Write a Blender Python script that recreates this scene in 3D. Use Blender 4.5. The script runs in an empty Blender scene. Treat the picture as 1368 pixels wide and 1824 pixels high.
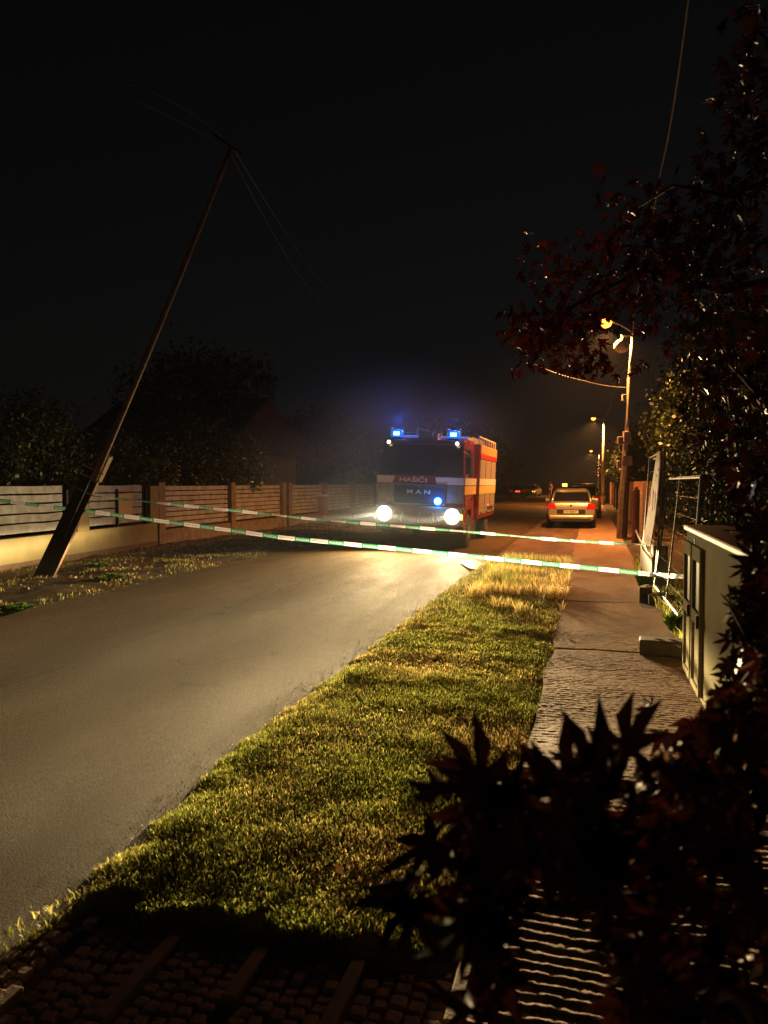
import bpy, bmesh, math, random
import numpy as np
from mathutils import Vector, Matrix, noise
R = math.radians
random.seed(7); rng = np.random.default_rng(7)
S = bpy.context.scene; C = S.collection

# ------------------------------------------------------------------ camera
CAMZ = 1.7; YAW = R(15.0); PITCH = math.atan(52/1368)
cam_d = bpy.data.cameras.new('camera'); cam = bpy.data.objects.new('camera', cam_d); C.objects.link(cam)
cam.location = (0, 0, CAMZ); cam.rotation_euler = (R(90) - PITCH, 0, YAW)
cam_d.sensor_fit = 'VERTICAL'; cam_d.sensor_height = 36; cam_d.lens = 27
cam_d.clip_start = 0.05; cam_d.clip_end = 2000
cam_d.dof.use_dof = True; cam_d.dof.focus_distance = 9; cam_d.dof.aperture_fstop = 3.8
S.camera = cam
CM = Matrix.Rotation(YAW, 3, 'Z') @ Matrix.Rotation(R(90) - PITCH, 3, 'X')
def ray(px, py): return CM @ Vector(((px - 684)/1368, -(py - 912)/1368, -1))
FW = Vector((-math.sin(YAW), math.cos(YAW), 0))
def W(px, py, d):                    # point seen at px,py lying d metres ahead
    r = ray(px, py); return Vector((0, 0, CAMZ)) + r*(d/r.dot(FW))
def G(px, py, z=0.0):                # point of the ground seen at px,py
    r = ray(px, py); return Vector((0, 0, CAMZ)) + r*((z - CAMZ)/r.z)

# ------------------------------------------------------------------ sky, moonless night
w = bpy.data.worlds.new('World'); S.world = w; w.use_nodes = True
nt = w.node_tree; bg = nt.nodes['Background']
sky = nt.nodes.new('ShaderNodeTexSky'); sky.sky_type = 'NISHITA'; sky.sun_disc = False
sky.sun_elevation = R(12); sky.sun_rotation = R(200)
hs_ = nt.nodes.new('ShaderNodeHueSaturation'); hs_.inputs['Saturation'].default_value = .12
nt.links.new(sky.outputs[0], hs_.inputs['Color']); nt.links.new(hs_.outputs[0], bg.inputs[0]); bg.inputs[1].default_value = 0.0008
S.view_settings.view_transform = 'Standard'; S.view_settings.look = 'None'
S.view_settings.exposure = 0; S.view_settings.gamma = 1
S.render.engine = 'CYCLES'
S.cycles.max_bounces = 6; S.cycles.volume_bounces = 0; S.cycles.transparent_max_bounces = 8
S.cycles.sample_clamp_indirect = 3.0

# lamps of the place: tuned here
P_HEAD, P_SODIUM, P_BEACON, HAZE = 22000.0, 5000.0, 28.0, 0.0006

SMOKE = .045
BEAM_EXP, BEAM_HIGH = 3.35, .075

# ------------------------------------------------------------------ helpers
class MB:
    def __init__(s): s.v = []; s.f = []
    def add(s, vs, fs):
        n = len(s.v); s.v += [tuple(v) for v in vs]; s.f += [tuple(i + n for i in f) for f in fs]; return s
    def box(s, c, d, rz=0, M=None):
        x, y, z = d[0]/2, d[1]/2, d[2]/2
        vs = [Vector((i*x, j*y, k*z)) for k in (-1, 1) for j in (-1, 1) for i in (-1, 1)]
        m = M or Matrix.Rotation(rz, 3, 'Z')
        s.add([Vector(c) + m @ v for v in vs], [(0, 2, 3, 1), (4, 5, 7, 6), (0, 1, 5, 4), (2, 6, 7, 3), (0, 4, 6, 2), (1, 3, 7, 5)]); return s
    def bx(s, x0, x1, y0, y1, z0, z1): return s.box(((x0+x1)/2, (y0+y1)/2, (z0+z1)/2), (x1-x0, y1-y0, z1-z0))
    def tube(s, pts, r, n=8, cap=True):
        pts = [Vector(p) for p in pts]; rs = r if hasattr(r, '__len__') else [r]*len(pts)
        b = len(s.v); up = None; vs = []
        for i, p in enumerate(pts):
            t = (pts[min(i+1, len(pts)-1)] - pts[max(i-1, 0)]).normalized()
            if up is None: up = Vector((0, 0, 1)) if abs(t.z) < .9 else Vector((1, 0, 0))
            a = t.cross(up).normalized(); up = a.cross(t).normalized()
            for k in range(n):
                q = 2*math.pi*k/n; vs.append(p + (a*math.cos(q) + up*math.sin(q))*rs[i])
        fs = [(i*n+k, i*n+(k+1) % n, (i+1)*n+(k+1) % n, (i+1)*n+k) for i in range(len(pts)-1) for k in range(n)]
        if cap: fs += [tuple(range(n))[::-1], tuple((len(pts)-1)*n + k for k in range(n))]
        return s.add(vs, fs)
    def lathe(s, prof, c=(0, 0, 0), M=None, n=20):   # prof: (r, z) around local z
        m = M or Matrix.Identity(3); vs = []
        for r_, z in prof:
            for k in range(n):
                q = 2*math.pi*k/n; vs.append(Vector(c) + m @ Vector((r_*math.cos(q), r_*math.sin(q), z)))
        fs = [(i*n+k, i*n+(k+1) % n, (i+1)*n+(k+1) % n, (i+1)*n+k) for i in range(len(prof)-1) for k in range(n)]
        fs += [tuple(range(n))[::-1], tuple((len(prof)-1)*n + k for k in range(n))]
        return s.add(vs, fs)
    def build(s, name, mat, parent=None, smooth=False, bevel=0, loc=None):
        me = bpy.data.meshes.new(name); me.from_pydata(s.v, [], s.f); me.update()
        o = bpy.data.objects.new(name, me); C.objects.link(o)
        if mat: me.materials.append(mat)
        bm = bmesh.new(); bm.from_mesh(me); bmesh.ops.recalc_face_normals(bm, faces=bm.faces); bm.to_mesh(me); bm.free()
        if smooth:
            for p in me.polygons: p.use_smooth = True
        if bevel:
            m = o.modifiers.new('bevel', 'BEVEL'); m.width = bevel; m.segments = 2; m.limit_method = 'ANGLE'
        if parent: o.parent = parent
        if loc: o.location = loc
        return o
def npmesh(name, verts, faces, mat, parent=None, col=None, smooth=False):
    """verts (n,3), faces (m,k) arrays"""
    me = bpy.data.meshes.new(name); k = faces.shape[1]
    me.vertices.add(len(verts)); me.vertices.foreach_set('co', verts.astype(np.float32).ravel())
    me.loops.add(faces.size); me.loops.foreach_set('vertex_index', faces.astype(np.int32).ravel())
    me.polygons.add(len(faces)); me.polygons.foreach_set('loop_start', np.arange(0, faces.size, k, dtype=np.int32))
    me.polygons.foreach_set('loop_total', np.full(len(faces), k, dtype=np.int32))
    me.update(calc_edges=True)
    if col is not None:
        a = me.attributes.new('tint', 'FLOAT_COLOR', 'POINT')
        a.data.foreach_set('color', np.c_[col, np.ones(len(col))].astype(np.float32).ravel())
    if smooth: me.polygons.foreach_set('use_smooth', np.ones(len(faces), dtype=bool))
    me.materials.append(mat)
    o = bpy.data.objects.new(name, me); C.objects.link(o)
    if parent: o.parent = parent
    return o
def tag(o, label=None, cat=None, group=None, kind=None):
    if label: o['label'] = label
    if cat: o['category'] = cat
    if group: o['group'] = group
    if kind: o['kind'] = kind
    return o
def thing(name, label, cat, loc=(0, 0, 0), rz=0, group=None):
    o = bpy.data.objects.new(name, None); C.objects.link(o); o.location = loc; o.rotation_euler = (0, 0, rz)
    o.empty_display_size = .2
    return tag(o, label, cat, group)
def mat(name, col, rough=.6, metal=0, var=.25, scale=8, bump=0, bscale=40, emit=None, estr=0, alpha=None, trans=0, spec=.5, rvar=0, coat=0, attr=False, transl=0):
    m = bpy.data.materials.new(name); m.use_nodes = True; t = m.node_tree; p = t.nodes['Principled BSDF']
    p.inputs['Roughness'].default_value = rough; p.inputs['Metallic'].default_value = metal
    p.inputs['Specular IOR Level'].default_value = spec; p.inputs['Coat Weight'].default_value = coat
    tc = t.nodes.new('ShaderNodeTexCoord')
    no = t.nodes.new('ShaderNodeTexNoise'); no.inputs['Scale'].default_value = scale; no.inputs['Detail'].default_value = 6
    t.links.new(tc.outputs['Object'], no.inputs['Vector'])
    mx = t.nodes.new('ShaderNodeMix'); mx.data_type = 'RGBA'; mx.blend_type = 'MULTIPLY'; mx.inputs[0].default_value = 1
    rp = t.nodes.new('ShaderNodeValToRGB'); rp.color_ramp.elements[0].position = .3; rp.color_ramp.elements[1].position = .7
    a = 1 - var; b = 1 + var*.6
    rp.color_ramp.elements[0].color = (a, a, a, 1); rp.color_ramp.elements[1].color = (b, b, b, 1)
    t.links.new(no.outputs['Fac'], rp.inputs[0]); t.links.new(rp.outputs[0], mx.inputs[7])
    mx.inputs[6].default_value = (*col, 1)
    if attr:
        at = t.nodes.new('ShaderNodeAttribute'); at.attribute_name = 'tint'; t.links.new(at.outputs['Color'], mx.inputs[6])
    t.links.new(mx.outputs[2], p.inputs['Base Color'])
    if rvar:
        mr = t.nodes.new('ShaderNodeMapRange'); mr.inputs['To Min'].default_value = max(.03, rough - rvar); mr.inputs['To Max'].default_value = min(1, rough + rvar)
        mr.inputs['From Min'].default_value = .35; mr.inputs['From Max'].default_value = .65
        t.links.new(no.outputs['Fac'], mr.inputs[0]); t.links.new(mr.outputs[0], p.inputs['Roughness'])
    if bump:
        n2 = t.nodes.new('ShaderNodeTexNoise'); n2.inputs['Scale'].default_value = bscale; n2.inputs['Detail'].default_value = 4
        t.links.new(tc.outputs['Object'], n2.inputs['Vector'])
        bp = t.nodes.new('ShaderNodeBump'); bp.inputs['Strength'].default_value = 1; bp.inputs['Distance'].default_value = bump
        t.links.new(n2.outputs['Fac'], bp.inputs['Height']); t.links.new(bp.outputs[0], p.inputs['Normal'])
    if emit: p.inputs['Emission Color'].default_value = (*emit, 1); p.inputs['Emission Strength'].default_value = estr
    if alpha is not None: p.inputs['Alpha'].default_value = alpha
    if trans: p.inputs['Transmission Weight'].default_value = trans
    if transl:
        tr = t.nodes.new('ShaderNodeBsdfTranslucent'); t.links.new(mx.outputs[2], tr.inputs[0])
        ms = t.nodes.new('ShaderNodeMixShader'); ms.inputs[0].default_value = transl
        t.links.new(p.outputs[0], ms.inputs[1]); t.links.new(tr.outputs[0], ms.inputs[2])
        t.links.new(ms.outputs[0], t.nodes['Material Output'].inputs[0])
    return m
_txt = {}
def textmesh(s, size):
    """centred flat letters as (verts, faces) in the xy plane"""
    key = (s, size)
    if key in _txt: return _txt[key]
    cu = bpy.data.curves.new('letters', 'FONT'); cu.body = s; cu.size = size; cu.align_x = 'CENTER'; cu.align_y = 'CENTER'; cu.resolution_u = 2
    cu.offset = size*.02
    ob = bpy.data.objects.new('letters', cu); C.objects.link(ob)
    me = ob.evaluated_get(bpy.context.evaluated_depsgraph_get()).to_mesh()
    vs = [v.co.copy() for v in me.vertices]; fs = [tuple(p.vertices) for p in me.polygons]
    bpy.data.objects.remove(ob); bpy.data.curves.remove(cu)
    _txt[key] = (vs, fs); return _txt[key]
def letters(name, s, width, height, o, ax, ay, m, parent):
    vs, fs = textmesh(s, 1.0)
    w0 = max(v.x for v in vs) - min(v.x for v in vs); h0 = max(v.y for v in vs) - min(v.y for v in vs)
    o = Vector(o); ax = Vector(ax); ay = Vector(ay); mb = MB()
    mb.add([o + ax*(v.x*width/w0) + ay*(v.y*height/h0) for v in vs], fs); return mb.build(name, m, parent)
def aim(obj, direction): obj.rotation_euler = Vector(direction).to_track_quat('-Z', 'Y').to_euler()

# ------------------------------------------------------------------ materials
def ground_mat(name, c1, c2, rough, rough2, grain, gdist, big=1.0, stripe=None, crack=False):
    m = bpy.data.materials.new(name); m.use_nodes = True; t = m.node_tree; p = t.nodes['Principled BSDF']
    p.inputs['Specular IOR Level'].default_value = .12
    tc = t.nodes.new('ShaderNodeTexCoord')
    def N(sc, det=5, vec=None, rg=.6):
        n = t.nodes.new('ShaderNodeTexNoise'); n.inputs['Scale'].default_value = sc; n.inputs['Detail'].default_value = det; n.inputs['Roughness'].default_value = rg
        t.links.new(vec or tc.outputs['Object'], n.inputs['Vector']); return n.outputs['Fac']
    mp = t.nodes.new('ShaderNodeMapping'); mp.inputs['Scale'].default_value = (1, .22, 1); t.links.new(tc.outputs['Object'], mp.inputs[0])
    a = N(big, 6, mp.outputs[0]); rp = t.nodes.new('ShaderNodeValToRGB')
    rp.color_ramp.elements[0].position = .35; rp.color_ramp.elements[1].position = .65
    rp.color_ramp.elements[0].color = (*c1, 1); rp.color_ramp.elements[1].color = (*c2, 1); t.links.new(a, rp.inputs[0])
    g = N(grain, 3); mr = t.nodes.new('ShaderNodeMapRange'); mr.inputs['From Min'].default_value = .3; mr.inputs['From Max'].default_value = .7
    mr.inputs['To Min'].default_value = .35; mr.inputs['To Max'].default_value = 1.75; t.links.new(g, mr.inputs[0])
    if crack: mr.inputs['From Min'].default_value = .4; mr.inputs['From Max'].default_value = .6; mr.inputs['To Min'].default_value = .25; mr.inputs['To Max'].default_value = 2.0
    mx = t.nodes.new('ShaderNodeMix'); mx.data_type = 'RGBA'; mx.blend_type = 'MULTIPLY'; mx.inputs[0].default_value = 1
    t.links.new(rp.outputs[0], mx.inputs[6]); t.links.new(mr.outputs[0], mx.inputs[7]); t.links.new(mx.outputs[2], p.inputs['Base Color'])
    if crack:
        def mth(op, a, b=None):
            n = t.nodes.new('ShaderNodeMath'); n.operation = op
            for k, v in enumerate((a, b)):
                if v is None: continue
                if isinstance(v, (int, float)): n.inputs[k].default_value = v
                else: t.links.new(v, n.inputs[k])
            return n.outputs[0]
        sx = t.nodes.new('ShaderNodeSeparateXYZ'); t.links.new(tc.outputs['Object'], sx.inputs[0])
        d = mth('ABSOLUTE', mth('ADD', sx.outputs['X'], mth('ADD', mth('MULTIPLY', N(.7, 4), .5), 4.45)))
        seam = mth('LESS_THAN', mth('ADD', d, mth('MULTIPLY', N(9, 3), .02)), .022)
        ve = t.nodes.new('ShaderNodeTexVoronoi'); ve.feature = 'DISTANCE_TO_EDGE'; ve.inputs['Scale'].default_value = .55
        dv_ = t.nodes.new('ShaderNodeVectorMath'); dv_.operation = 'ADD'
        nn_ = t.nodes.new('ShaderNodeTexNoise'); nn_.inputs['Scale'].default_value = 1.6; nn_.inputs['Detail'].default_value = 6; t.links.new(tc.outputs['Object'], nn_.inputs['Vector'])
        t.links.new(tc.outputs['Object'], dv_.inputs[0]); t.links.new(nn_.outputs['Color'], dv_.inputs[1]); t.links.new(dv_.outputs[0], ve.inputs['Vector'])
        cr = mth('MULTIPLY', mth('LESS_THAN', ve.outputs['Distance'], .006), mth('GREATER_THAN', N(.35, 2), .53))
        dark = mth('SUBTRACT', 1, mth('MULTIPLY', mth('MAXIMUM', seam, cr), .7))
        trk = mth('ADD', .82, mth('MULTIPLY', N(.45, 5, mp.outputs[0]), .36))
        m2 = t.nodes.new('ShaderNodeMix'); m2.data_type = 'RGBA'; m2.blend_type = 'MULTIPLY'; m2.inputs[0].default_value = 1
        t.links.new(mx.outputs[2], m2.inputs[6]); t.links.new(mth('MULTIPLY', dark, trk), m2.inputs[7]); t.links.new(m2.outputs[2], p.inputs['Base Color'])
    r2 = t.nodes.new('ShaderNodeMapRange'); r2.inputs['From Min'].default_value = .35; r2.inputs['From Max'].default_value = .65
    r2.inputs['To Min'].default_value = rough; r2.inputs['To Max'].default_value = rough2; t.links.new(N(big*1.7, 5, mp.outputs[0]), r2.inputs[0]); t.links.new(r2.outputs[0], p.inputs['Roughness'])
    vo = t.nodes.new('ShaderNodeTexNoise'); vo.inputs['Scale'].default_value = grain*1.3; vo.inputs['Detail'].default_value = 8; vo.inputs['Roughness'].default_value = .75; t.links.new(tc.outputs['Object'], vo.inputs['Vector'])
    bp = t.nodes.new('ShaderNodeBump'); bp.inputs['Distance'].default_value = gdist; bp.inputs['Strength'].default_value = 1
    t.links.new(vo.outputs['Fac'], bp.inputs['Height'])
    b2 = t.nodes.new('ShaderNodeBump'); b2.inputs['Distance'].default_value = .012; b2.inputs['Strength'].default_value = 1
    t.links.new(N(3.0, 4), b2.inputs['Height']); t.links.new(b2.outputs[0], bp.inputs['Normal'])
    last = bp
    if stripe:
        wv = t.nodes.new('ShaderNodeTexWave'); wv.bands_direction = 'Y'; wv.inputs['Scale'].default_value = stripe; wv.inputs['Distortion'].default_value = 2.2
        wv.inputs['Detail'].default_value = 3; wv.inputs['Detail Scale'].default_value = 1.5
        t.links.new(tc.outputs['Object'], wv.inputs['Vector'])
        b3 = t.nodes.new('ShaderNodeBump'); b3.inputs['Distance'].default_value = .02; b3.inputs['Strength'].default_value = 1
        t.links.new(wv.outputs['Fac'], b3.inputs['Height']); t.links.new(bp.outputs[0], b3.inputs['Normal']); last = b3
    t.links.new(last.outputs[0], p.inputs['Normal'])
    return m
M_road = ground_mat('asphalt', (.06, .034, .0095), (.135, .082, .024), .62, .82, 75, .03, .55, crack=True)
M_walk = ground_mat('concrete_walk', (.24, .14, .085), (.4, .25, .16), .7, .9, 70, .004, 1.2, stripe=None)
M_soil = ground_mat('soil', (.05, .035, .022), (.12, .085, .055), .7, .9, 40, .01, 2.5)
M_dirt = ground_mat('trodden_dirt', (.10, .06, .042), (.2, .12, .085), .6, .85, 50, .006, 1.5)
M_field = ground_mat('dark_soil', (.03, .026, .018), (.06, .05, .035), .8, .95, 10, .02, .5)
M_cobble = mat('cobble_stone', (.44, .29, .21), .75, var=.45, scale=9, bump=.004, bscale=60, spec=.25)
M_bar = mat('paving_bar', (.4, .27, .19), .75, spec=.25, var=.35, scale=12, bump=.002, bscale=80)
M_grass = mat('grass_blades', (.1, .14, .03), .45, var=.2, attr=True, transl=.5)
M_leafdead = mat('dead_leaves', (.2, .12, .05), .6, var=.3, attr=True, transl=.25)
M_weed = mat('weed_leaves', (.13, .24, .04), .45, var=.3, transl=.3)
M_foliage = mat('foliage', (.03, .055, .014), .42, var=.5, scale=3, attr=True, transl=.15)
M_maple = mat('maple_leaves', (.055, .01, .008), .3, var=.5, scale=6, attr=True, transl=.18)
M_bark = mat('bark', (.05, .035, .025), .8, var=.5, scale=14, bump=.01, bscale=30)
M_render = mat('cream_render', (.29, .24, .11), .85, var=.2, scale=2.5, bump=.003, bscale=60)
M_plinth = mat('brown_plinth', (.15, .09, .05), .85, var=.35, scale=4, bump=.004, bscale=40)
M_graywall = mat('brown_rough_wall', (.3, .23, .17), .9, var=.35, scale=5, bump=.01, bscale=22)
M_plank = mat('weathered_planks', (.4, .4, .38), .75, var=.35, scale=5, bump=.003, bscale=30)
M_slat = mat('stained_slats', (.55, .52, .5), .6, var=.35, scale=4, bump=.002, bscale=30)
M_board = mat('cardboard', (.62, .46, .22), .8, var=.12, scale=4)
M_concrete = mat('old_concrete', (.22, .19, .16), .85, var=.35, scale=6, bump=.004, bscale=40)
M_conc_dark = mat('dark_concrete', (.16, .125, .09), .85, var=.4, scale=6, bump=.004, bscale=40)
M_wood_dark = mat('tarred_wood', (.018, .013, .01), .7, var=.4, scale=12, bump=.004, bscale=30)
M_wood = mat('pole_wood', (.17, .09, .05), .7, var=.35, scale=10, bump=.003, bscale=30)
M_steel = mat('galvanised_steel', (.36, .34, .3), .45, metal=.7, var=.2, scale=10)
M_polepaint = mat('pole_grey_paint', (.4, .36, .3), .5, var=.25, scale=8)
M_black = mat('black_plastic', (.02, .02, .02), .5, var=.2)
M_rubber = mat('rubber', (.02, .02, .02), .8, var=.2, bump=.003, bscale=50)
M_red = mat('red_paint', (.33, .014, .01), .25, var=.1, coat=.6)
M_white = mat('white_paint', (.7, .66, .58), .4, var=.12)
M_stripe_y = mat('yellow_film', (.75, .5, .15), .45, var=.1)
M_grey = mat('silver_grey_panel', (.22, .2, .18), .5, var=.15, metal=.2)
M_shutter = mat('roller_shutter', (.3, .25, .2), .5, var=.15)
M_chrome = mat('chrome', (.6, .6, .6), .15, metal=1, var=.05)
M_glass = mat('dark_glass', (.012, .014, .02), .08, var=.1, coat=.3)
M_cabinet = mat('cabinet_grey_paint', (.4, .36, .21), .9, spec=.04, var=.12, scale=3, bump=.001, bscale=60)
M_cabtop = mat('cabinet_lid', (.4, .38, .33), .45, var=.12)
M_banner = mat('banner_sheet', (.75, .6, .46), .7, var=.15, scale=6)
M_redprint = mat('red_print', (.5, .12, .07), .6, var=.1)
M_wire = mat('cable', (.3, .26, .22), .45, var=.1)
M_silver = mat('champagne_car_paint', (.52, .46, .34), .3, metal=.6, var=.06, coat=.5)
M_darkcar = mat('dark_car_paint', (.03, .033, .045), .25, metal=.3, var=.05, coat=.5)
M_redcar = mat('orange_red_car_paint', (.35, .07, .03), .3, var=.05, coat=.5)
M_tail = mat('tail_lamp_red', (.45, .01, .012), .2, var=.1, coat=.5, emit=(1, .05, .03), estr=.12)
M_plate = mat('number_plate', (.7, .68, .6), .5, var=.05)
M_skin = mat('skin', (.45, .28, .2), .6, var=.1)
def emat(name, c, s): return mat(name, (.8, .8, .8), .4, var=0, emit=c, estr=s)
E_head = emat('headlight_glow', (1, .9, .7), 12)
E_sod = emat('sodium_glow', (1, .3, .03), 6)
E_blue = emat('blue_beacon_glow', (.0, .22, 1), 9)
E_bluecore = emat('blue_beacon_core', (.1, .75, 1), 14)
E_marker = emat('marker_lamp_glow', (1, .75, .4), 9)
E_amber = emat('amber_glow', (1, .3, .04), 4)
E_redl = emat('red_glow', (1, .04, .03), 5)
M_bluecap = mat('blue_plastic', (.02, .08, .6), .2, var=0, emit=(0, .12, 1), estr=1.6)

# ------------------------------------------------------------------ ground sheets
def sheet(name, poly, z, m, label=None, kind='structure', nx=1):
    mb = MB().add([(x, y, z) for x, y in poly], [tuple(range(len(poly)))]); o = mb.build(name, m); return tag(o, label, None, None, kind)
def grid(name, x0, x1, y0, y1, nx, ny, zf, m, kind='structure', xf=None):
    vs = []; 
    for j in range(ny+1):
        for i in range(nx+1):
            y = y0 + (y1-y0)*j/ny; x = x0 + (x1-x0)*i/nx
            if xf: x = xf(i/nx, y)
            vs.append((x, y, zf(x, y)))
    n = nx+1
    fs = [(j*n+i, j*n+i+1, (j+1)*n+i+1, (j+1)*n+i) for j in range(ny) for i in range(nx)]
    o = MB().add(vs, fs).build(name, m, smooth=True); return tag(o, kind=kind)
def nz(x, y, s=1., o=0): return noise.noise(Vector((x*s, y*s, o)))
sheet('ground', [(-300, -60), (300, -60), (300, 500), (-300, 500)], -.06, M_field)
RX0, RX1 = -7.4, -2.12           # road edges
def rleft(y): return RX0 + .12*nz(0, y, .9, 3) + .05*nz(0, y, 4, 8)
def rright(y): return RX1 + .07*max(0, 4.6-y) + .05*nz(0, y, 1.3, 9) + .04*nz(0, y, 5, 5)
def road_x(u, y): return rleft(y)*(1-u) + rright(y)*u
grid('road', RX0, RX1, -3, 45, 8, 480, lambda x, y: .012*nz(x, y, .5) + .015*math.sin((x-RX0)/(RX1-RX0)*math.pi), M_road, xf=road_x)
sheet('road', [(RX0-.1, 45), (RX1+.1, 45), (RX1+.1, 400), (RX0-.1, 400)], .004, M_road)
# right verge bed, dirt apron, footpath, right border
def walk_l(y): return -.36 + .05*nz(1, y, 1.1, 4)
def vz(x, y): return .075*min(1, max(0, (y-2.42)/.12))*min(1, max(0, (x-rright(y)+.08)/.22))*(1-.75*min(1, max(0, (x+.95)/.6))) + .012*nz(x, y, 2) - .01
grid('verge', RX1-.12, -.3, 2.42, 16.5, 20, 140, lambda x, y: vz(x, y), M_soil)
grid('verge', RX1-.12, -.3, 16.5, 60, 20, 140, lambda x, y: .02 + .02*nz(x, y, 1.2) - (.05 if x < RX1 + .02 else 0), M_dirt)
def walkz(x, y):
    z = .03 + .008*nz(x, y, 1.5, 2)
    if y < 9: z += (.0005 + .004*min(1, max(0, (4.2-y)/1.5)) + .0008*nz(x*.4, y, 5, 17))*math.sin(y*2*math.pi/.06 + 2.6*nz(x, y, 3.1, 7) + 2.6*nz(x*.5, y, 1.1, 3)) * min(1, max(.15, (9.4-y)/3.2)) + (.0022 + .003*min(1, max(0, (4.2-y)/1.5)))*nz(x, y, 42, 1) + .0014*nz(x, y, 14, 6)
    if abs(y - 7.9 + .1*nz(x, 0, 2, 2)) < .035: z -= .03
    return z
grid('sidewalk', -.36, .95, 1, 9, 84, 1400, walkz, M_walk, xf=lambda u, y: walk_l(y)*(1-u) + .95*u)
grid('sidewalk', -.36, .95, 9, 110, 12, 300, walkz, M_walk, xf=lambda u, y: walk_l(y)*(1-u) + .95*u)
grid('roadside_soil', .9, 2.6, -1, 60, 10, 300, lambda x, y: .045 + .03*nz(x, y, 2) - (.05 if x < .93 else 0), M_soil)
def lz(x, y):
    e = min(1, max(0, (rleft(y) + .1 - x)/.5)); return -.03 + e*(.07 + .05*nz(x, y, 1.3) + .02*nz(x, y, 6))
grid('left_verge', -12.5, -7.3, 4, 34, 50, 260, lz, M_soil)
# cobbled driveway: rows of small setts between long bars
def cobbles():
    mb = MB(); bars = MB(); x = -2.0; k = 2
    def sett(cx, cy, sx, sy, rz, h):
        RG = [(a*random.uniform(.93, 1.02), b*random.uniform(.93, 1.02)) for a, b in ((1, -.6), (1, .6), (.9, .88), (.62, 1), (-.62, 1), (-.9, .88), (-1, .6), (-1, -.6), (-.9, -.88), (-.62, -1), (.62, -1), (.9, -.88))]
        pr = []
        for (q, zz) in ((1, -.04), (1, .0), (.88, .01), (.66, .014)):
            for ex, ey in RG:
                pr.append((ex*sx/2*q, ey*sy/2*q, zz + h))
        c, s_ = math.cos(rz), math.sin(rz)
        vs = [(cx + a*c - b*s_, cy + a*s_ + b*c, z) for a, b, z in pr]
        fs = [(i*12+j, i*12+(j+1) % 12, i*12+12+(j+1) % 12, i*12+12+j) for i in range(3) for j in range(12)] + [tuple(36+j for j in range(12))]
        mb.add(vs, fs)
    while x < -.42:
        if k % 6 == 5:
            y = 1.0 + .4*random.random()
            while y < 2.7:
                L = random.uniform(.4, .65); bars.box((x+.027, y + L/2, .012), (.05, L-.02, .05), random.uniform(-.03, .03)); y += L + random.choice((.0, .0, .35))
            x += .06
        else:
            y = 1.0 + .05*random.random(); w_ = random.uniform(.05, .064)
            while y < 2.74:
                L = random.uniform(.045, .075); sett(x + w_/2 + random.uniform(-.004, .004), y + L/2, w_ - .004, L-.005, random.uniform(-.16, .16), .002 + random.uniform(-.006, .006)); y += L
            x += w_ + .002
        k += 1
    root = MB()
    o = mb.build('driveway', M_cobble, smooth=False); tag(o, kind='structure')
    b = bars.build('paving_bar', M_bar, bevel=.006); b.parent = o
    sheet('driveway_bed', [(-2.16, .8), (-.35, .8), (-.35, 2.8), (-2.16, 2.8)], -.003, M_soil)
cobbles()

# ------------------------------------------------------------------ grass (numpy blades)
def blades(name, pts, h, w_, cols, lean=.35, m=M_grass):
    n = len(pts); ang = rng.uniform(0, 2*np.pi, n); la = rng.uniform(0, 2*np.pi, n)
    h = h*rng.uniform(.55, 1.25, n); wd = w_*rng.uniform(.7, 1.3, n)
    dx, dy = np.cos(ang)*wd/2, np.sin(ang)*wd/2; lx, ly = np.cos(la)*h*lean*rng.uniform(.2, 1.6, n), np.sin(la)*h*lean*rng.uniform(.2, 1.6, n)
    P = pts; V = np.zeros((n, 5, 3))
    V[:, 0] = P + np.c_[-dx, -dy, 0*h]; V[:, 1] = P + np.c_[dx, dy, 0*h]
    V[:, 2] = P + np.c_[lx*.35 + dx*.8, ly*.35 + dy*.8, h*.6]; V[:, 3] = P + np.c_[lx*.35 - dx*.8, ly*.35 - dy*.8, h*.6]
    V[:, 4] = P + np.c_[lx, ly, h*.95]
    b = np.arange(n)[:, None]*5
    F = np.concatenate([b + np.array([0, 1, 2]), b + np.array([0, 2, 3]), b + np.array([3, 2, 4])])
    return npmesh(name, V.reshape(-1, 3), F, m, col=np.repeat(cols, 5, 0))
def noise2(P, s, o=0): return np.array([noise.noise(Vector((x*s, y*s, o))) for x, y in P[:, :2]])
def gcols(n, P, straw=0.0):
    g1 = np.array([.09, .125, .02]); g2 = np.array([.3, .29, .065]); br = np.array([.36, .26, .1])
    t = rng.random(n)[:, None]; c = g1*(1-t) + g2*t
    q = np.clip(.22 + straw + .9*noise2(P, 1.1, 5), 0, 1)
    pick = rng.random(n) < q; c[pick] = br*rng.uniform(.5, 1.2, (pick.sum(), 1)); return c*(.5 + 4.2*rng.random((n, 1))**1.7)
L = []
for (y0, y1, den) in ((2.4, 4.5, 17000), (4.5, 6.5, 12000), (6.5, 9, 6500), (9, 12, 2600), (12, 16.3, 1500)):
    n = int((y1-y0)*1.85*den); p = np.c_[rng.uniform(RX1-.1, -.28, n), rng.uniform(y0, y1, n), np.full(n, .03)]; L.append(p)
P = np.concatenate(L)
nn = noise2(P, 1.7, 2); ee = noise2(P, 4, 12)
left = np.array([rright(y) for y in P[:, 1]]) - .03 + .1*ee + .05*noise2(P, 11, 77); right = np.array([walk_l(y) for y in P[:, 1]]) + .0 + .07*ee
near = 2.6 + .12*ee + .12*noise2(P, 1.2, 33) + .12*noise2(P, 9, 35)
P[:, 2] = [vz(x, y) - .004 for x, y in P[:, :2]]
keep = (P[:, 0] > left) & (P[:, 0] < right) & (P[:, 1] > near) & (rng.random(len(P)) < .9 + .35*nn) 
P = P[keep]; nn = nn[keep]
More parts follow.
